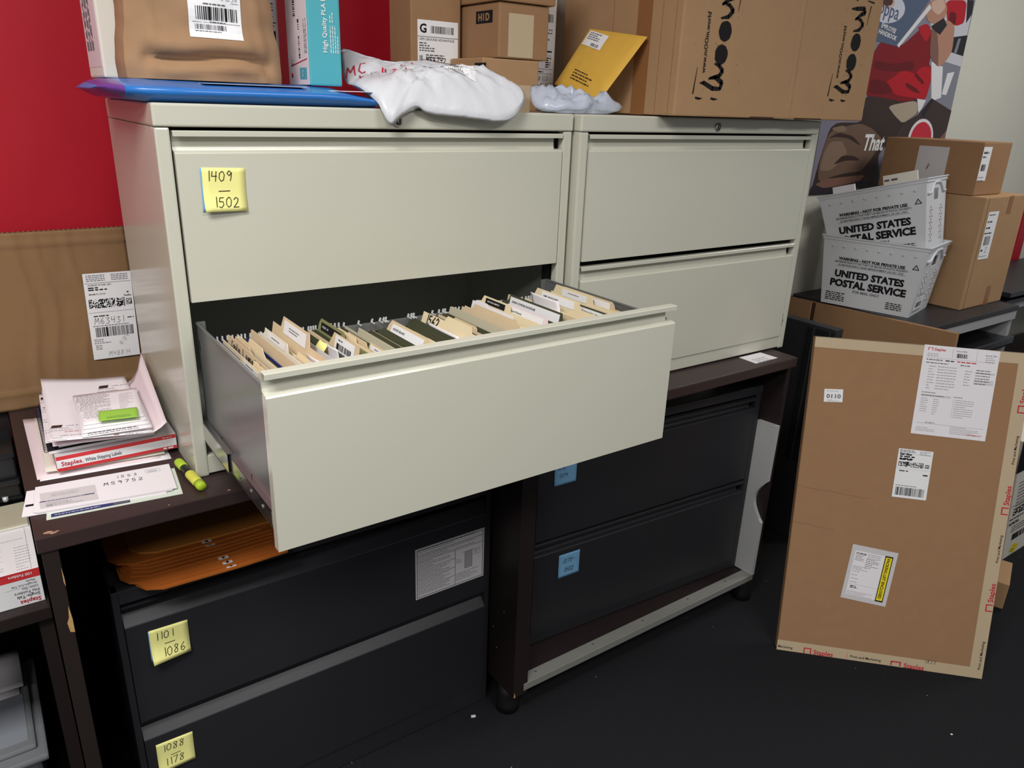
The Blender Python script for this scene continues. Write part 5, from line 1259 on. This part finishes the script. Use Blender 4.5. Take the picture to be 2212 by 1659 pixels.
def make_manila(x, lean, label, group=None, m='manila', top=.215, tab=(.12, .24), tabh=.013, lab=None, txt=None, black=None, curl=0.0, u0=.004, L=.31, name='file_folder', thick=.0009, hand=None, hs=.016, hand2=None):
    z0 = ZR - .20
    F = face_fr(x - math.sin(lean) * .20, lean, z0)
    def C(u, v):                     # gentle sideways curl of the upper edge
        k = max(0, v - .19) ** 2 * curl * 4; return F.p(u, v, k)
    b = MB(); us = [u0, tab[0] - .008, tab[0], tab[1], tab[1] + .008, u0 + L]; us = sorted(set(round(u, 4) for u in us + [u0 + L * i / 12 for i in range(13)]))
    def tp(u):
        if tab[0] <= u <= tab[1]: return top + tabh
        if tab[0] - .008 < u < tab[0] or tab[1] < u < tab[1] + .008: return top + tabh * .5
        return top
    nv = 8; N = len(us)
    A = [C(u, .01 + (tp(u) - .01) * j / nv) for j in range(nv + 1) for u in us]; D = -F.n * thick
    fs = []; n = len(A)
    for j in range(nv):
        for i in range(N - 1):
            a = j * N + i; fs += [(a, a + 1, a + N + 1, a + N), (n + a, n + a + N, n + a + N + 1, n + a + 1)]
    for i in range(N - 1): fs += [(i, n + i, n + i + 1, i + 1), (nv * N + i, nv * N + i + 1, n + nv * N + i + 1, n + nv * N + i)]
    for j in range(nv): a = j * N; fs += [(a, a + N, n + a + N, n + a), (a + N - 1, n + a + N - 1, n + a + 2 * N - 1, a + 2 * N - 1)]
    b.mesh(A + [p + D for p in A], fs, m)
    o = one(b, name, label, 'folder', group, F.p(L / 2, 0))
    G = Fr(F.o + F.n * .0006, F.u, F.v)
    if curl:
        v1 = top - .02; d = (C(0, top) - C(0, top - .03)); G = Fr(C(0, top) + F.n * .0008 - d.normalized() * top, F.u, d)
    if lab:
        u_, v_, w_, h_ = lab; v_ += h_ * .2; h_ *= .72 if txt != 'bars' else .8; q = MB(); q.fbox(G, u_, u_ + w_, top + v_, top + v_ + h_, 0, .0004, 'label' if not black else 'ink')
        mm = 'ink' if not black else 'white_ink'
        if txt == 'bars': q.bars(G, u_ + .01, top + v_ + h_ * .28, u_ + w_ - .01, top + v_ + h_ * .62, 'ink', 22, 401, .0008); q.greek(G, u_ + .015, top + v_ + h_ * .78, w_ * .5, 1, .01, .0025, 'ink_soft', 402, .0008); q.greek(G, u_ + .02, top + v_ + h_ * .12, w_ * .4, 1, .01, .0025, 'ink_soft', 403, .0008)
        elif txt: 
            q.text(G, txt, u_ + .008, top + v_ + h_ * .4, h_ * .34, mm, w=min(w_ - .012, len(txt) * .0042), h=.0008, bold=.02)
        else: q.greek(G, u_ + w_ * .25, top + v_ + h_ * .6, w_ * .5, max(1, int(h_ / .009)), .005, .0018, 'ink_soft' if not black else mm, int(x * 1e4), .0008)
        q.build('label', o)
    if hand:
        q = MB(); u_, v_, tx = hand
        q.hand(G, tx, u_, top + v_, hs, 'ink', hs * .14, h=.0006) if all(c in GL for c in tx) else None
        if hand2: q.hand(G, hand2[2], hand2[0], top + hand2[1], hs * .75, 'ink', hs * .1, h=.0006)
        q.build('handwriting', o)
    return o
def scrib(n, seed):
    r = random.Random(seed); return ''.join(r.choice('nolvaecwt1i') for _ in range(n))
GREEN_L = 'dark olive hanging folder packed at the left end of the open drawer'
LEFT_M = 'plain manila folder packed at the left end of the open drawer'
# left end
for i, x in enumerate((.040, .052, .060)): hanging(x, .06, 'hang_blue', 'navy blue hanging folder next to the left drawer side', 'navy hanging folders at the drawer side')
manila(.0475, .08, 'cream folder with a white label right against the left drawer side', None, 'manila_l', .213, (.15, .25), .012, (.16, -.004, .08, .014))
manila(.056, .08, 'manila folder with a rounded cream tab, second from the left drawer side', None, 'manila_l', .214, (.19, .28), .012)
manila(.069, .10, 'manila folder with black handwriting along its edge near the left drawer side', None, 'manila', .222, (.02, .30), .002, hand=(.03, -.016, 'Cavlin  l  oane lvat'), hs=.014)
hanging(.075, .1, 'hang_green', GREEN_L, 'olive hanging folders at the left end'); manila(.0775, .1, LEFT_M, 'plain manila folders at the left end', 'manila', .212, (.02, .1), .01)
for x in (.084, .0985): hanging(x, .1, 'hang_blue', 'navy blue hanging folder between the two folders with black handwriting', 'navy hanging folders further right')
manila(.0865, .12, 'cream folder with a curled tab just left of the long handwritten one', None, 'manila_l', .218, (.07, .14), .012)
for x in (.0885, .0925): hanging(x, .1, 'hang_green', GREEN_L, 'olive hanging folders at the left end')
manila(.1035, .14, 'manila folder with a long black handwritten title near the left end', None, 'manila', .226, (.01, .30), .002, hand=(.012, -.017, 'Wael  T ,  lhneoan Cont  vale'.replace('W', 'w').replace('T', 't').replace(',', ' ')), hs=.0155)
hanging(.110, .12, 'hang_green', GREEN_L, 'olive hanging folders at the left end'); hanging(.116, .12, 'hang_green_l', 'pale olive hanging folder left of the tall manila folder', None)
manila(.119, .16, 'pinkish manila folder with a grey label just left of the tall manila folder', None, 'paper_warm', .222, (.03, .15), .014, (.05, -.004, .09, .014))
manila(.1255, .2, 'manila folder with a black printed label by the front lip, left of the tall folder', None, 'manila', .206, (.17, .31), .012, (.235, -.012, .07, .024), 'SOLID INK', True)
manila(.136, .26, 'tall manila folder with a white label standing highest in the drawer', None, 'manila', .240, (.055, .185), .022, (.065, -.014, .11, .034), None, None, 0.0)
# curled white paper in front of the tall folder
def make_curl(x, u, v, w_, h_, lean, bend, label, m='paper', tw=0.0):
    F = face_fr(x + .008 - math.sin(lean) * .2, lean, ZR - .20)
    b = MB(); b.sheet(lambda s_, t_: F.p(u + w_ * s_ + tw * t_, v + h_ * t_, .004 + bend * (t_ ** 2) + .004 * math.sin(s_ * 3.1)), 8, 10, m, .0005, -F.n)
    return one(b, 'curled_paper', label, 'paper', None, F.p(u, v))
curlpaper(.1385, .190, .185, .06, .045, .22, .012, 'curled white paper in front of the tall manila folder')
manila(.150, .24, 'manila folder with a folded grey paper just right of the tall one', None, 'paper_grey', .232, (.06, .13), .010)
manila(.158, .24, 'blue pocket folder with curled front edge near the front lip', None, 'pocket_blue', .205, (.15, .30), .006, curl=1.0, thick=.002)
curlpaper(.1635, .12, .20, .04, .03, .25, -.01, 'pale yellow slip rising out of the blue pocket folder', 'note_yellow')
curlpaper(.1665, .17, .195, .05, .04, .28, .01, 'rolled white slip beside the blue pocket folder')
for x in (.171, .1745): hanging(x, .16, 'hang_green', 'dark olive hanging folder right of the blue pocket folder', 'olive hanging folders by the blue pocket')
manila(.179, .26, 'manila folder with a white bar code sticker on its tab', None, 'manila', .214, (.125, .235), .026, (.135, -.018, .085, .042), 'bars')
for x in (.186, .190, .1945, .199): hanging(x, .17, 'hang_green_l' if x > .198 else 'hang_green', 'dark olive hanging folder just right of the bar code folder', 'olive hanging folders right of the bar code folder')
manila(.2045, .24, 'folder with a long black label at the back, right of the bar code folder', None, 'hang_green_l', .222, (.0, .11), .010, (.006, -.016, .095, .022), 'FILE 15', True)
for i, x in enumerate((.2115, .217, .2225)): manila(x, .22, 'plain manila folder in the bundle right of the black-labelled one', 'manila bundle right of the black label', 'manila' if i != 1 else 'manila_l', .218 - .002 * i, (.02 + .03 * i, .1 + .03 * i), .008)
manila(.231, .24, 'manila folder with a white tab label and a black patch by the front lip', None, 'manila', .208, (.16, .25), .014, (.165, -.006, .075, .018)); 
manila(.2405, .24, 'manila folder with a black square label at the front lip near the pinkish folders', None, 'manila_l', .204, (.20, .31), .012, (.245, -.014, .05, .026), 'ELI', True)
# pinkish brown pair, olive pair
for i, x in enumerate((.261, .268)): manila(x, .2, 'pinkish brown folder right of the white tab label', 'pinkish brown folders', 'manila_br', .196 - .001 * i, (.0, .31), .002)
for x in (.2585, .265): hanging(x, .14, 'hang_grey', 'grey hanging folder behind the pinkish brown pair', 'grey hanging folders behind the pinkish pair')
manila(.277, .2, 'plain manila folder between the pinkish pair and the olive pair', None, 'manila', .206, (.0, .31), .003)
for x in (.2765, .284): hanging(x, .16, 'hang_green', 'dark olive hanging folder in the pair left of the gap', 'olive pair left of the gap')
manila(.2875, .2, 'olive-yellow folder between the two olive hanging folders', None, 'hang_green_l', .206, (.0, .31), .002)
curlpaper(.283, .245, .195, .022, .045, .2, .006, 'small folded white slip standing by the front lip')
hanging(.304, .18, 'hang_green', 'dark olive hanging folder standing alone left of the slumped manila folders', None)
hanging(.309, .24, 'hang_green', 'dark olive hanging folder slanting away from its neighbour', None)
# slumped group in the gap
manila(.345, .48, 'slumped manila folder with a long white tab label in the gap', None, 'manila', .212, (.01, .17), .020, (.02, -.010, .135, .026), 'ALEXIS BLAKE')
manila(.352, .5, 'slumped manila folder with a white label close to the front lip', None, 'manila', .204, (.15, .31), .018, (.16, -.008, .14, .022), 'APRIL MAY FIRST JUNE')
manila(.372, .52, 'slumped plain manila folder with a rounded tab, left of the black title labels', None, 'manila', .200, (.24, .30), .012)
manila(.418, .50, 'slumped manila folder with a white-on-black title label', None, 'manila_l', .200, (.13, .29), .022, (.145, -.006, .14, .020), 'Dolly Amador', True)
manila(.432, .50, 'slumped manila folder with a short white-on-black label beside the curled paper', None, 'manila_l', .196, (.20, .31), .020, (.22, -.004, .085, .018), '1557 Miller', True)
manila(.440, .46, 'slumped manila folder lying under the curled white paper', None, 'manila', .200, (.05, .31), .004)
for x in (.452, .460, .466): hanging(x, .16, 'hang_green', 'dark olive hanging folder at the folder marked 1562', 'olive hanging folders at 1562')
manila(.468, .36, 'manila folder marked 1562 in black handwriting', None, 'manila_l', .226, (.10, .19), .012, hand=(.022, -.022, '1562'), hs=.020, hand2=(.024, -.046, 'l  vet   nvahion'))
curlpaper(.4672, .075, .170, .13, .042, .5, .006, 'curled white paper lying against the folder marked 1562', tw=-.03)
manila(.486, .40, 'manila folder with a small tab right of the one marked 1562', None, 'manila', .200, (.16, .22), .010)
manila(.500, .40, 'manila folder with a rounded tab by the lip right of the one marked 1562', None, 'manila', .196, (.24, .31), .012)
manila(.536, .34, 'grey-brown folder with a handwritten tab by the lip, left of the big pale sheet', None, 'manila_br', .196, (.20, .31), .016, hand=(.215, -.006, 'Mateo'), hs=.014)
for x in (.541, .546): hanging(x, .2, 'hang_green', 'dark olive hanging folder just left of the big pale sheet folder', 'olive pair left of the pale sheet')
manila(.556, .34, 'big pale grey-green folder spanning the drawer depth', None, 'hang_grey', .222, (.0, .31), .002)
for x in (.562, .569, .574): hanging(x, .17, 'hang_green', 'dark olive hanging folder between the pale folder and the upright white sheet', 'olive hanging folders in the middle')
manila(.580, .3, 'manila folder with a folded corner left of the upright white sheet', None, 'manila', .222, (.06, .2), .006); manila(.588, .3, 'plain manila folder just left of the upright white sheet', None, 'manila', .222, (.04, .2), .012)
manila(.602, .3, 'upright white sheet among the folders right of the middle', None, 'paper', .232, (.02, .06), .004, L=.16, name='paper_sheet')
manila(.622, .3, 'manila folder with a small black tab label right of the upright white sheet', None, 'manila_l', .230, (.02, .12), .014, (.03, -.006, .075, .018), 'EATON SMITH', True)
manila(.634, .3, 'pale pink folder with a long white typed label right of the small black tab label', None, 'paper_pink', .226, (.10, .24), .016, (.11, -.008, .12, .022), 'Joe Perez')
for x in (.648, .655): hanging(x, .17, 'hang_green', 'dark olive hanging folder left of the long grey typed label', 'olive hanging folders left of the typed label')
manila(.660, .28, 'manila folder with two round tabs by the lip right of the long white label', None, 'manila_l', .206, (.24, .31), .014)
for x in (.670, .676): hanging(x, .17, 'hang_green', 'dark olive hanging folder left of the long grey typed label', 'olive hanging folders left of the typed label')
manila(.690, .26, 'olive folder with a long grey typed tab label', None, 'hang_green', .222, (.03, .22), .018, (.035, -.012, .18, .028), 'SARRA SOHRAB SHOKRAEE')
for x in (.694, .7): hanging(x, .17, 'hang_green', 'dark olive hanging folder between the typed label and the W1595 folder', 'olive pair before W1595')
manila(.714, .26, 'manila folder with W1595 in black handwriting', None, 'manila', .228, (.0, .31), .002, hand=(.03, -.020, 'w1595   Live'), hs=.0185)
for x in (.720, .7265, .733): hanging(x, .17, 'hang_green', 'dark olive hanging folder just right of the W1595 folder', 'olive hanging folders right of W1595')
manila(.742, .26, 'manila folder with a wide black printed label by the lip in the right part', None, 'manila', .200, (.12, .31), .018, (.13, -.012, .17, .026), 'MR WENDELL CASTILLO ROMERO', True)
curlpaper(.742, .055, .188, .105, .050, .25, .006, 'tall white paper curling out beside the wide black label', tw=-.02)
manila(.758, .26, 'cream folder with a folded corner right of the tall white paper', None, 'manila_l', .204, (.2, .26), .012)
manila(.772, .26, 'manila folder with a wide typed tab label behind the tall curling white paper', None, 'manila_l', .226, (.02, .17), .016, (.04, -.010, .12, .024), 'AMR ABUALNADI')
for x in (.778, .786, .793, .80): hanging(x, .17, 'hang_green' if x != .793 else 'hang_green_l', 'dark olive hanging folder in the row behind the pink-edged label', 'olive hanging folders at the right end')
manila(.806, .26, 'dark folder with a white and pink edged tab label at the right end', None, 'hang_green', .204, (.13, .28), .022, (.135, -.002, .14, .022), 'BLUE PRINTER LTD')
for x in (.812, .819): hanging(x, .17, 'hang_green', 'dark olive hanging folder in the row behind the pink-edged label', 'olive hanging folders at the right end')
manila(.826, .24, 'manila folder with a torn cream tab at the right end', None, 'manila_l', .208, (.14, .26), .012)
manila(.834, .22, 'cream folder with a white typed label near the right drawer side', None, 'manila_l', .224, (.02, .15), .018, (.045, -.008, .09, .022))
hanging(.839, .15, 'hang_green', 'dark olive hanging folder next to the last two cream folders', None)
manila(.844, .22, 'manila folder with a bent tab near the right drawer side', None, 'manila', .206, (.16, .27), .012)
manila(.851, .18, 'last manila folder with a long typed label against the right drawer side', None, 'manila', .222, (.03, .20), .014, (.035, -.012, .16, .024), 'STREAMLINE BUILT COPIES')
# further folders that fill the rows between those above
for x0, x1, st, kinds, lab, grp in ((.122, .134, .0055, 'gm', 'at the tall manila folder', 'at the tall folder'), (.140, .182, .0068, 'mg', 'between the tall folder and the bar code folder', 'before the bar code folder'), (.206, .250, .0075, 'gg', 'right of the bar code folder', 'after the bar code folder'), (.505, .534, .0085, 'mg', 'between the 1562 folder and the big pale sheet', 'after 1562'),
                                   (.583, .646, .009, 'gm', 'between the big pale sheet and the long typed label', 'before the typed label'), (.737, .776, .0085, 'gm', 'around the wide black label in the right part', 'at the wide black label'), (.822, .856, .0075, 'gm', 'at the right end of the drawer', 'at the right end, last rows')):
    x = x0; k = 0
    while x < x1:
        if kinds[k % 2] == 'g': hanging(x, 0, 'hang_green', 'dark olive hanging folder ' + lab, 'olive hanging folders ' + grp)
        else: manila(x, 0, 'plain low manila folder ' + lab, 'plain manila folders ' + grp, ('manila', 'manila_l')[k % 4 == 1], .205 + .004 * ((k * 7) % 4), (.02 + .05 * ((k * 3) % 5), .10 + .05 * ((k * 3) % 5)), .009)
        x += st; k += 1
run_queue()

POSTER = [('p_light',[(3.451,2.171),(3.84,2.207),(3.865,1.913),(3.856,1.704),(3.64,1.74)]),('p_grey',[(3.529,1.94),(3.865,1.913),(3.876,1.771),(3.856,1.704),(3.616,1.739)]),('p_white',[(3.567,1.92),(3.682,1.903),(3.726,1.766),(3.643,1.746)]),('p_white',[(3.737,1.877),(3.801,1.886),(3.77,1.779),(3.725,1.781)]),('p_char',[(3.774,2.201),(3.838,2.206),(3.846,2.146),(3.81,2.104)]),('p_char',[(3.718,2.036),(3.866,2.054),(3.877,1.96),(3.702,1.973)]),('p_grey',[(3.769,2.034),(3.793,2.035),(3.781,1.969),(3.755,1.97)]),('p_dred',[(3.112,1.978),(3.274,1.962),(3.467,2.082),(3.56,2.003),(3.555,1.947),(3.548,1.908),(3.576,1.898),(3.6,1.831),(3.586,1.753),(3.515,1.754),(3.408,1.736),(3.206,1.75),(3.071,1.751),(3.066,1.851),(3.071,1.924)]),('p_red',[(3.214,1.815),(3.268,1.839),(3.331,1.872),(3.447,1.861),(3.485,1.893),(3.576,1.898),(3.6,1.825),(3.581,1.751),(3.502,1.756),(3.308,1.764)]),('p_red',[(3.389,2.055),(3.464,2.077),(3.515,2.038),(3.481,1.997),(3.421,2.031)]),('p_fold',[(3.098,1.863),(3.271,1.861),(3.43,1.877),(3.407,1.917),(3.258,1.892),(3.09,1.899)]),('p_fold',[(3.384,1.822),(3.485,1.798),(3.529,1.777),(3.457,1.783),(3.38,1.806)]),('p_fold',[(3.444,1.869),(3.542,1.829),(3.529,1.817),(3.44,1.852)]),('p_fold',[(3.095,1.826),(3.224,1.816),(3.293,1.775),(3.202,1.761),(3.086,1.768)]),('p_red',[(3.578,2.182),(3.771,2.2),(3.791,2.104),(3.731,2.086),(3.638,2.09)]),('p_fold',[(3.639,2.14),(3.7,2.139),(3.712,2.088),(3.64,2.091)]),('p_skin',[(3.501,2.069),(3.631,2.106),(3.711,2.085),(3.735,1.975),(3.695,1.927),(3.641,1.9),(3.584,1.921),(3.538,1.946)]),('p_dskin',[(3.501,2.069),(3.563,2.047),(3.611,1.967),(3.634,1.901),(3.584,1.921),(3.538,1.946)]),('p_skin',[(3.412,2.13),(3.45,2.16),(3.468,2.183),(3.562,2.192),(3.611,2.148),(3.602,2.104),(3.538,2.077),(3.46,2.084)]),('p_lskin',[(3.459,2.166),(3.559,2.186),(3.592,2.152),(3.544,2.115),(3.48,2.131)]),('p_char',[(3.497,2.066),(3.594,2.109),(3.636,2.082),(3.591,2.037),(3.538,2.05)]),('p_blue',[(3.051,2.143),(3.452,2.181),(3.252,1.964),(3.077,1.976)]),('p_white',[(3.245,1.971),(3.447,2.154),(3.47,2.14),(3.262,1.961)]),('p_lav2',[(3.254,2.112),(3.252,2.098),(3.242,2.086),(3.226,2.074),(3.205,2.064),(3.179,2.057),(3.15,2.052),(3.119,2.05),(3.088,2.051),(3.059,2.056),(3.033,2.062),(3.011,2.071),(2.994,2.082),(2.984,2.094),(2.979,2.107),(2.982,2.12),(2.99,2.132),(3.005,2.143),(3.026,2.153),(3.05,2.16),(3.078,2.166),(3.108,2.168),(3.139,2.167),(3.168,2.164),(3.196,2.157),(3.219,2.148),(3.237,2.138),(3.249,2.125)]),('p_lskin',[(3.162,2.136),(3.163,2.13),(3.161,2.125),(3.156,2.119),(3.148,2.115),(3.138,2.111),(3.127,2.108),(3.115,2.106),(3.102,2.106),(3.089,2.106),(3.078,2.108),(3.067,2.112),(3.059,2.116),(3.053,2.12),(3.049,2.126),(3.049,2.132),(3.051,2.137),(3.056,2.142),(3.063,2.147),(3.073,2.151),(3.084,2.154),(3.096,2.156),(3.109,2.156),(3.121,2.156),(3.133,2.154),(3.144,2.151),(3.152,2.147),(3.159,2.142)]),('p_dbrown',[(3.148,2.137),(3.148,2.133),(3.146,2.13),(3.143,2.126),(3.137,2.122),(3.13,2.12),(3.122,2.118),(3.113,2.116),(3.104,2.116),(3.094,2.116),(3.086,2.118),(3.078,2.12),(3.072,2.123),(3.068,2.126),(3.066,2.13),(3.065,2.134),(3.067,2.138),(3.071,2.141),(3.076,2.145),(3.083,2.147),(3.091,2.15),(3.1,2.151),(3.109,2.151),(3.118,2.151),(3.127,2.15),(3.134,2.147),(3.14,2.144),(3.145,2.141)]),('p_pants',[(3.07,1.754),(3.206,1.75),(3.408,1.736),(3.515,1.754),(3.543,1.688),(3.422,1.643),(3.37,1.576),(3.256,1.498),(3.343,1.348),(2.783,1.333),(2.808,1.475),(2.847,1.614),(2.892,1.638),(3.084,1.641)]),('p_khaki',[(3.262,1.716),(3.506,1.748),(3.539,1.691),(3.423,1.641),(3.343,1.673)]),('p_white',[(3.506,1.754),(3.587,1.75),(3.563,1.709),(3.542,1.69)]),('p_brown',[(2.806,1.464),(2.844,1.608),(3.07,1.638),(3.17,1.617),(3.272,1.572),(3.232,1.504),(3.151,1.43),(2.97,1.388),(2.824,1.387)]),('p_lbrown',[(2.819,1.436),(2.833,1.518),(2.868,1.56),(2.955,1.561),(3.013,1.505),(2.906,1.435)]),('p_lbrown',[(2.852,1.614),(2.943,1.628),(2.98,1.604),(2.904,1.598)]),('p_pants',[(2.841,1.571),(2.914,1.598),(3.028,1.583),(3.114,1.538),(2.99,1.574),(2.9,1.579)]),('p_pants',[(2.913,1.459),(2.974,1.5),(3.066,1.497),(3.125,1.476),(3.002,1.478)]),('p_pants',[(2.877,1.402),(3.01,1.421),(3.172,1.43),(3.148,1.407),(2.996,1.402)]),('p_dskin',[(2.798,1.379),(2.907,1.401),(3.189,1.412),(3.146,1.384),(3.026,1.37),(2.871,1.359)]),('p_dark',[(2.766,1.344),(2.789,1.377),(2.871,1.358),(3.027,1.367),(3.155,1.386),(3.339,1.361),(3.345,1.342),(3.144,1.325),(2.766,1.331)]),('p_lav3',[(3.043,1.349),(3.156,1.354),(3.142,1.331),(3.058,1.334)]),('p_bag',[(3.637,1.76),(3.856,1.708),(3.846,1.614),(3.789,1.571),(3.847,1.499),(3.342,1.503),(3.37,1.576),(3.422,1.643),(3.544,1.684)]),('p_char',[(3.571,1.692),(3.637,1.76),(3.658,1.752),(3.592,1.668)]),('p_dskin',[(3.789,1.571),(3.841,1.611),(3.851,1.562)]),('p_white',[(3.727,1.56),(3.723,1.539),(3.713,1.52),(3.697,1.504),(3.677,1.492),(3.654,1.483),(3.628,1.48),(3.601,1.481),(3.576,1.486),(3.552,1.496),(3.531,1.51),(3.514,1.527),(3.502,1.546),(3.495,1.566),(3.494,1.587),(3.499,1.606),(3.509,1.625),(3.524,1.64),(3.543,1.652),(3.565,1.661),(3.59,1.665),(3.616,1.665),(3.642,1.66),(3.666,1.651),(3.687,1.638),(3.705,1.621),(3.718,1.602),(3.726,1.581)]),('p_red2',[(3.712,1.56),(3.708,1.542),(3.699,1.526),(3.686,1.512),(3.669,1.502),(3.649,1.494),(3.628,1.491),(3.606,1.492),(3.584,1.497),(3.564,1.505),(3.546,1.517),(3.532,1.531),(3.522,1.548),(3.516,1.565),(3.515,1.583),(3.519,1.6),(3.527,1.616),(3.54,1.629),(3.556,1.64),(3.575,1.647),(3.596,1.651),(3.618,1.651),(3.64,1.646),(3.66,1.638),(3.678,1.627),(3.693,1.613),(3.704,1.596),(3.71,1.578)])]

# ================================================================== wall poster (a printed photograph of a shop worker)
r = thing('poster', 'large wall poster of a person in a red shirt holding a blue employee handbook', 'poster', (3.31, .598, 1.33))
b = MB(); b.prism(front(0, .5985, 0), [(2.775, 1.331), (3.852, 1.331), (3.852, 2.45), (2.775, 2.45)], 0, .0015, 'p_lav')
k = 0; F = front(0, .597, 0)
def soften(p, n=2):
    for _ in range(n):
        p = [q for a, c in zip(p, p[1:] + p[:1]) for q in ((a[0] * .85 + c[0] * .15, a[1] * .85 + c[1] * .15), (a[0] * .15 + c[0] * .85, a[1] * .15 + c[1] * .85))]
    return p
for m, pts in POSTER:
    if m in ('p_red', 'p_dred', 'p_fold', 'p_skin', 'p_dskin', 'p_lskin', 'p_pants', 'p_khaki', 'p_brown', 'p_lbrown', 'p_dark'): pts = soften(pts)
    k += 1; b.poly(F, [(min(max(x, 2.776), 3.851), min(max(z, 1.332), 2.449)) for x, z in pts], m, .0002 + .00006 * k)
hh = .0002 + .00006 * (k + 3)
b.text(F.sub(3.045, 2.085, -6), 'oppa', .0, 0, .085, 'p_blue', w=.165, h=hh); b.text(F.sub(3.088, 2.032, -8), 'EMPLOYEE', 0, 0, .026, 'white_ink', bold=.02, shear=.2, h=hh); b.text(F.sub(3.075, 2.008, -8), 'HANDBOOK', 0, 0, .026, 'white_ink', bold=.02, shear=.2, h=hh)
b.text(F, 'That', 3.117, 1.522, .085, 'white_ink', w=.178, bold=.03, shear=.2, h=hh, sy=1.15)
b.build('print', r)
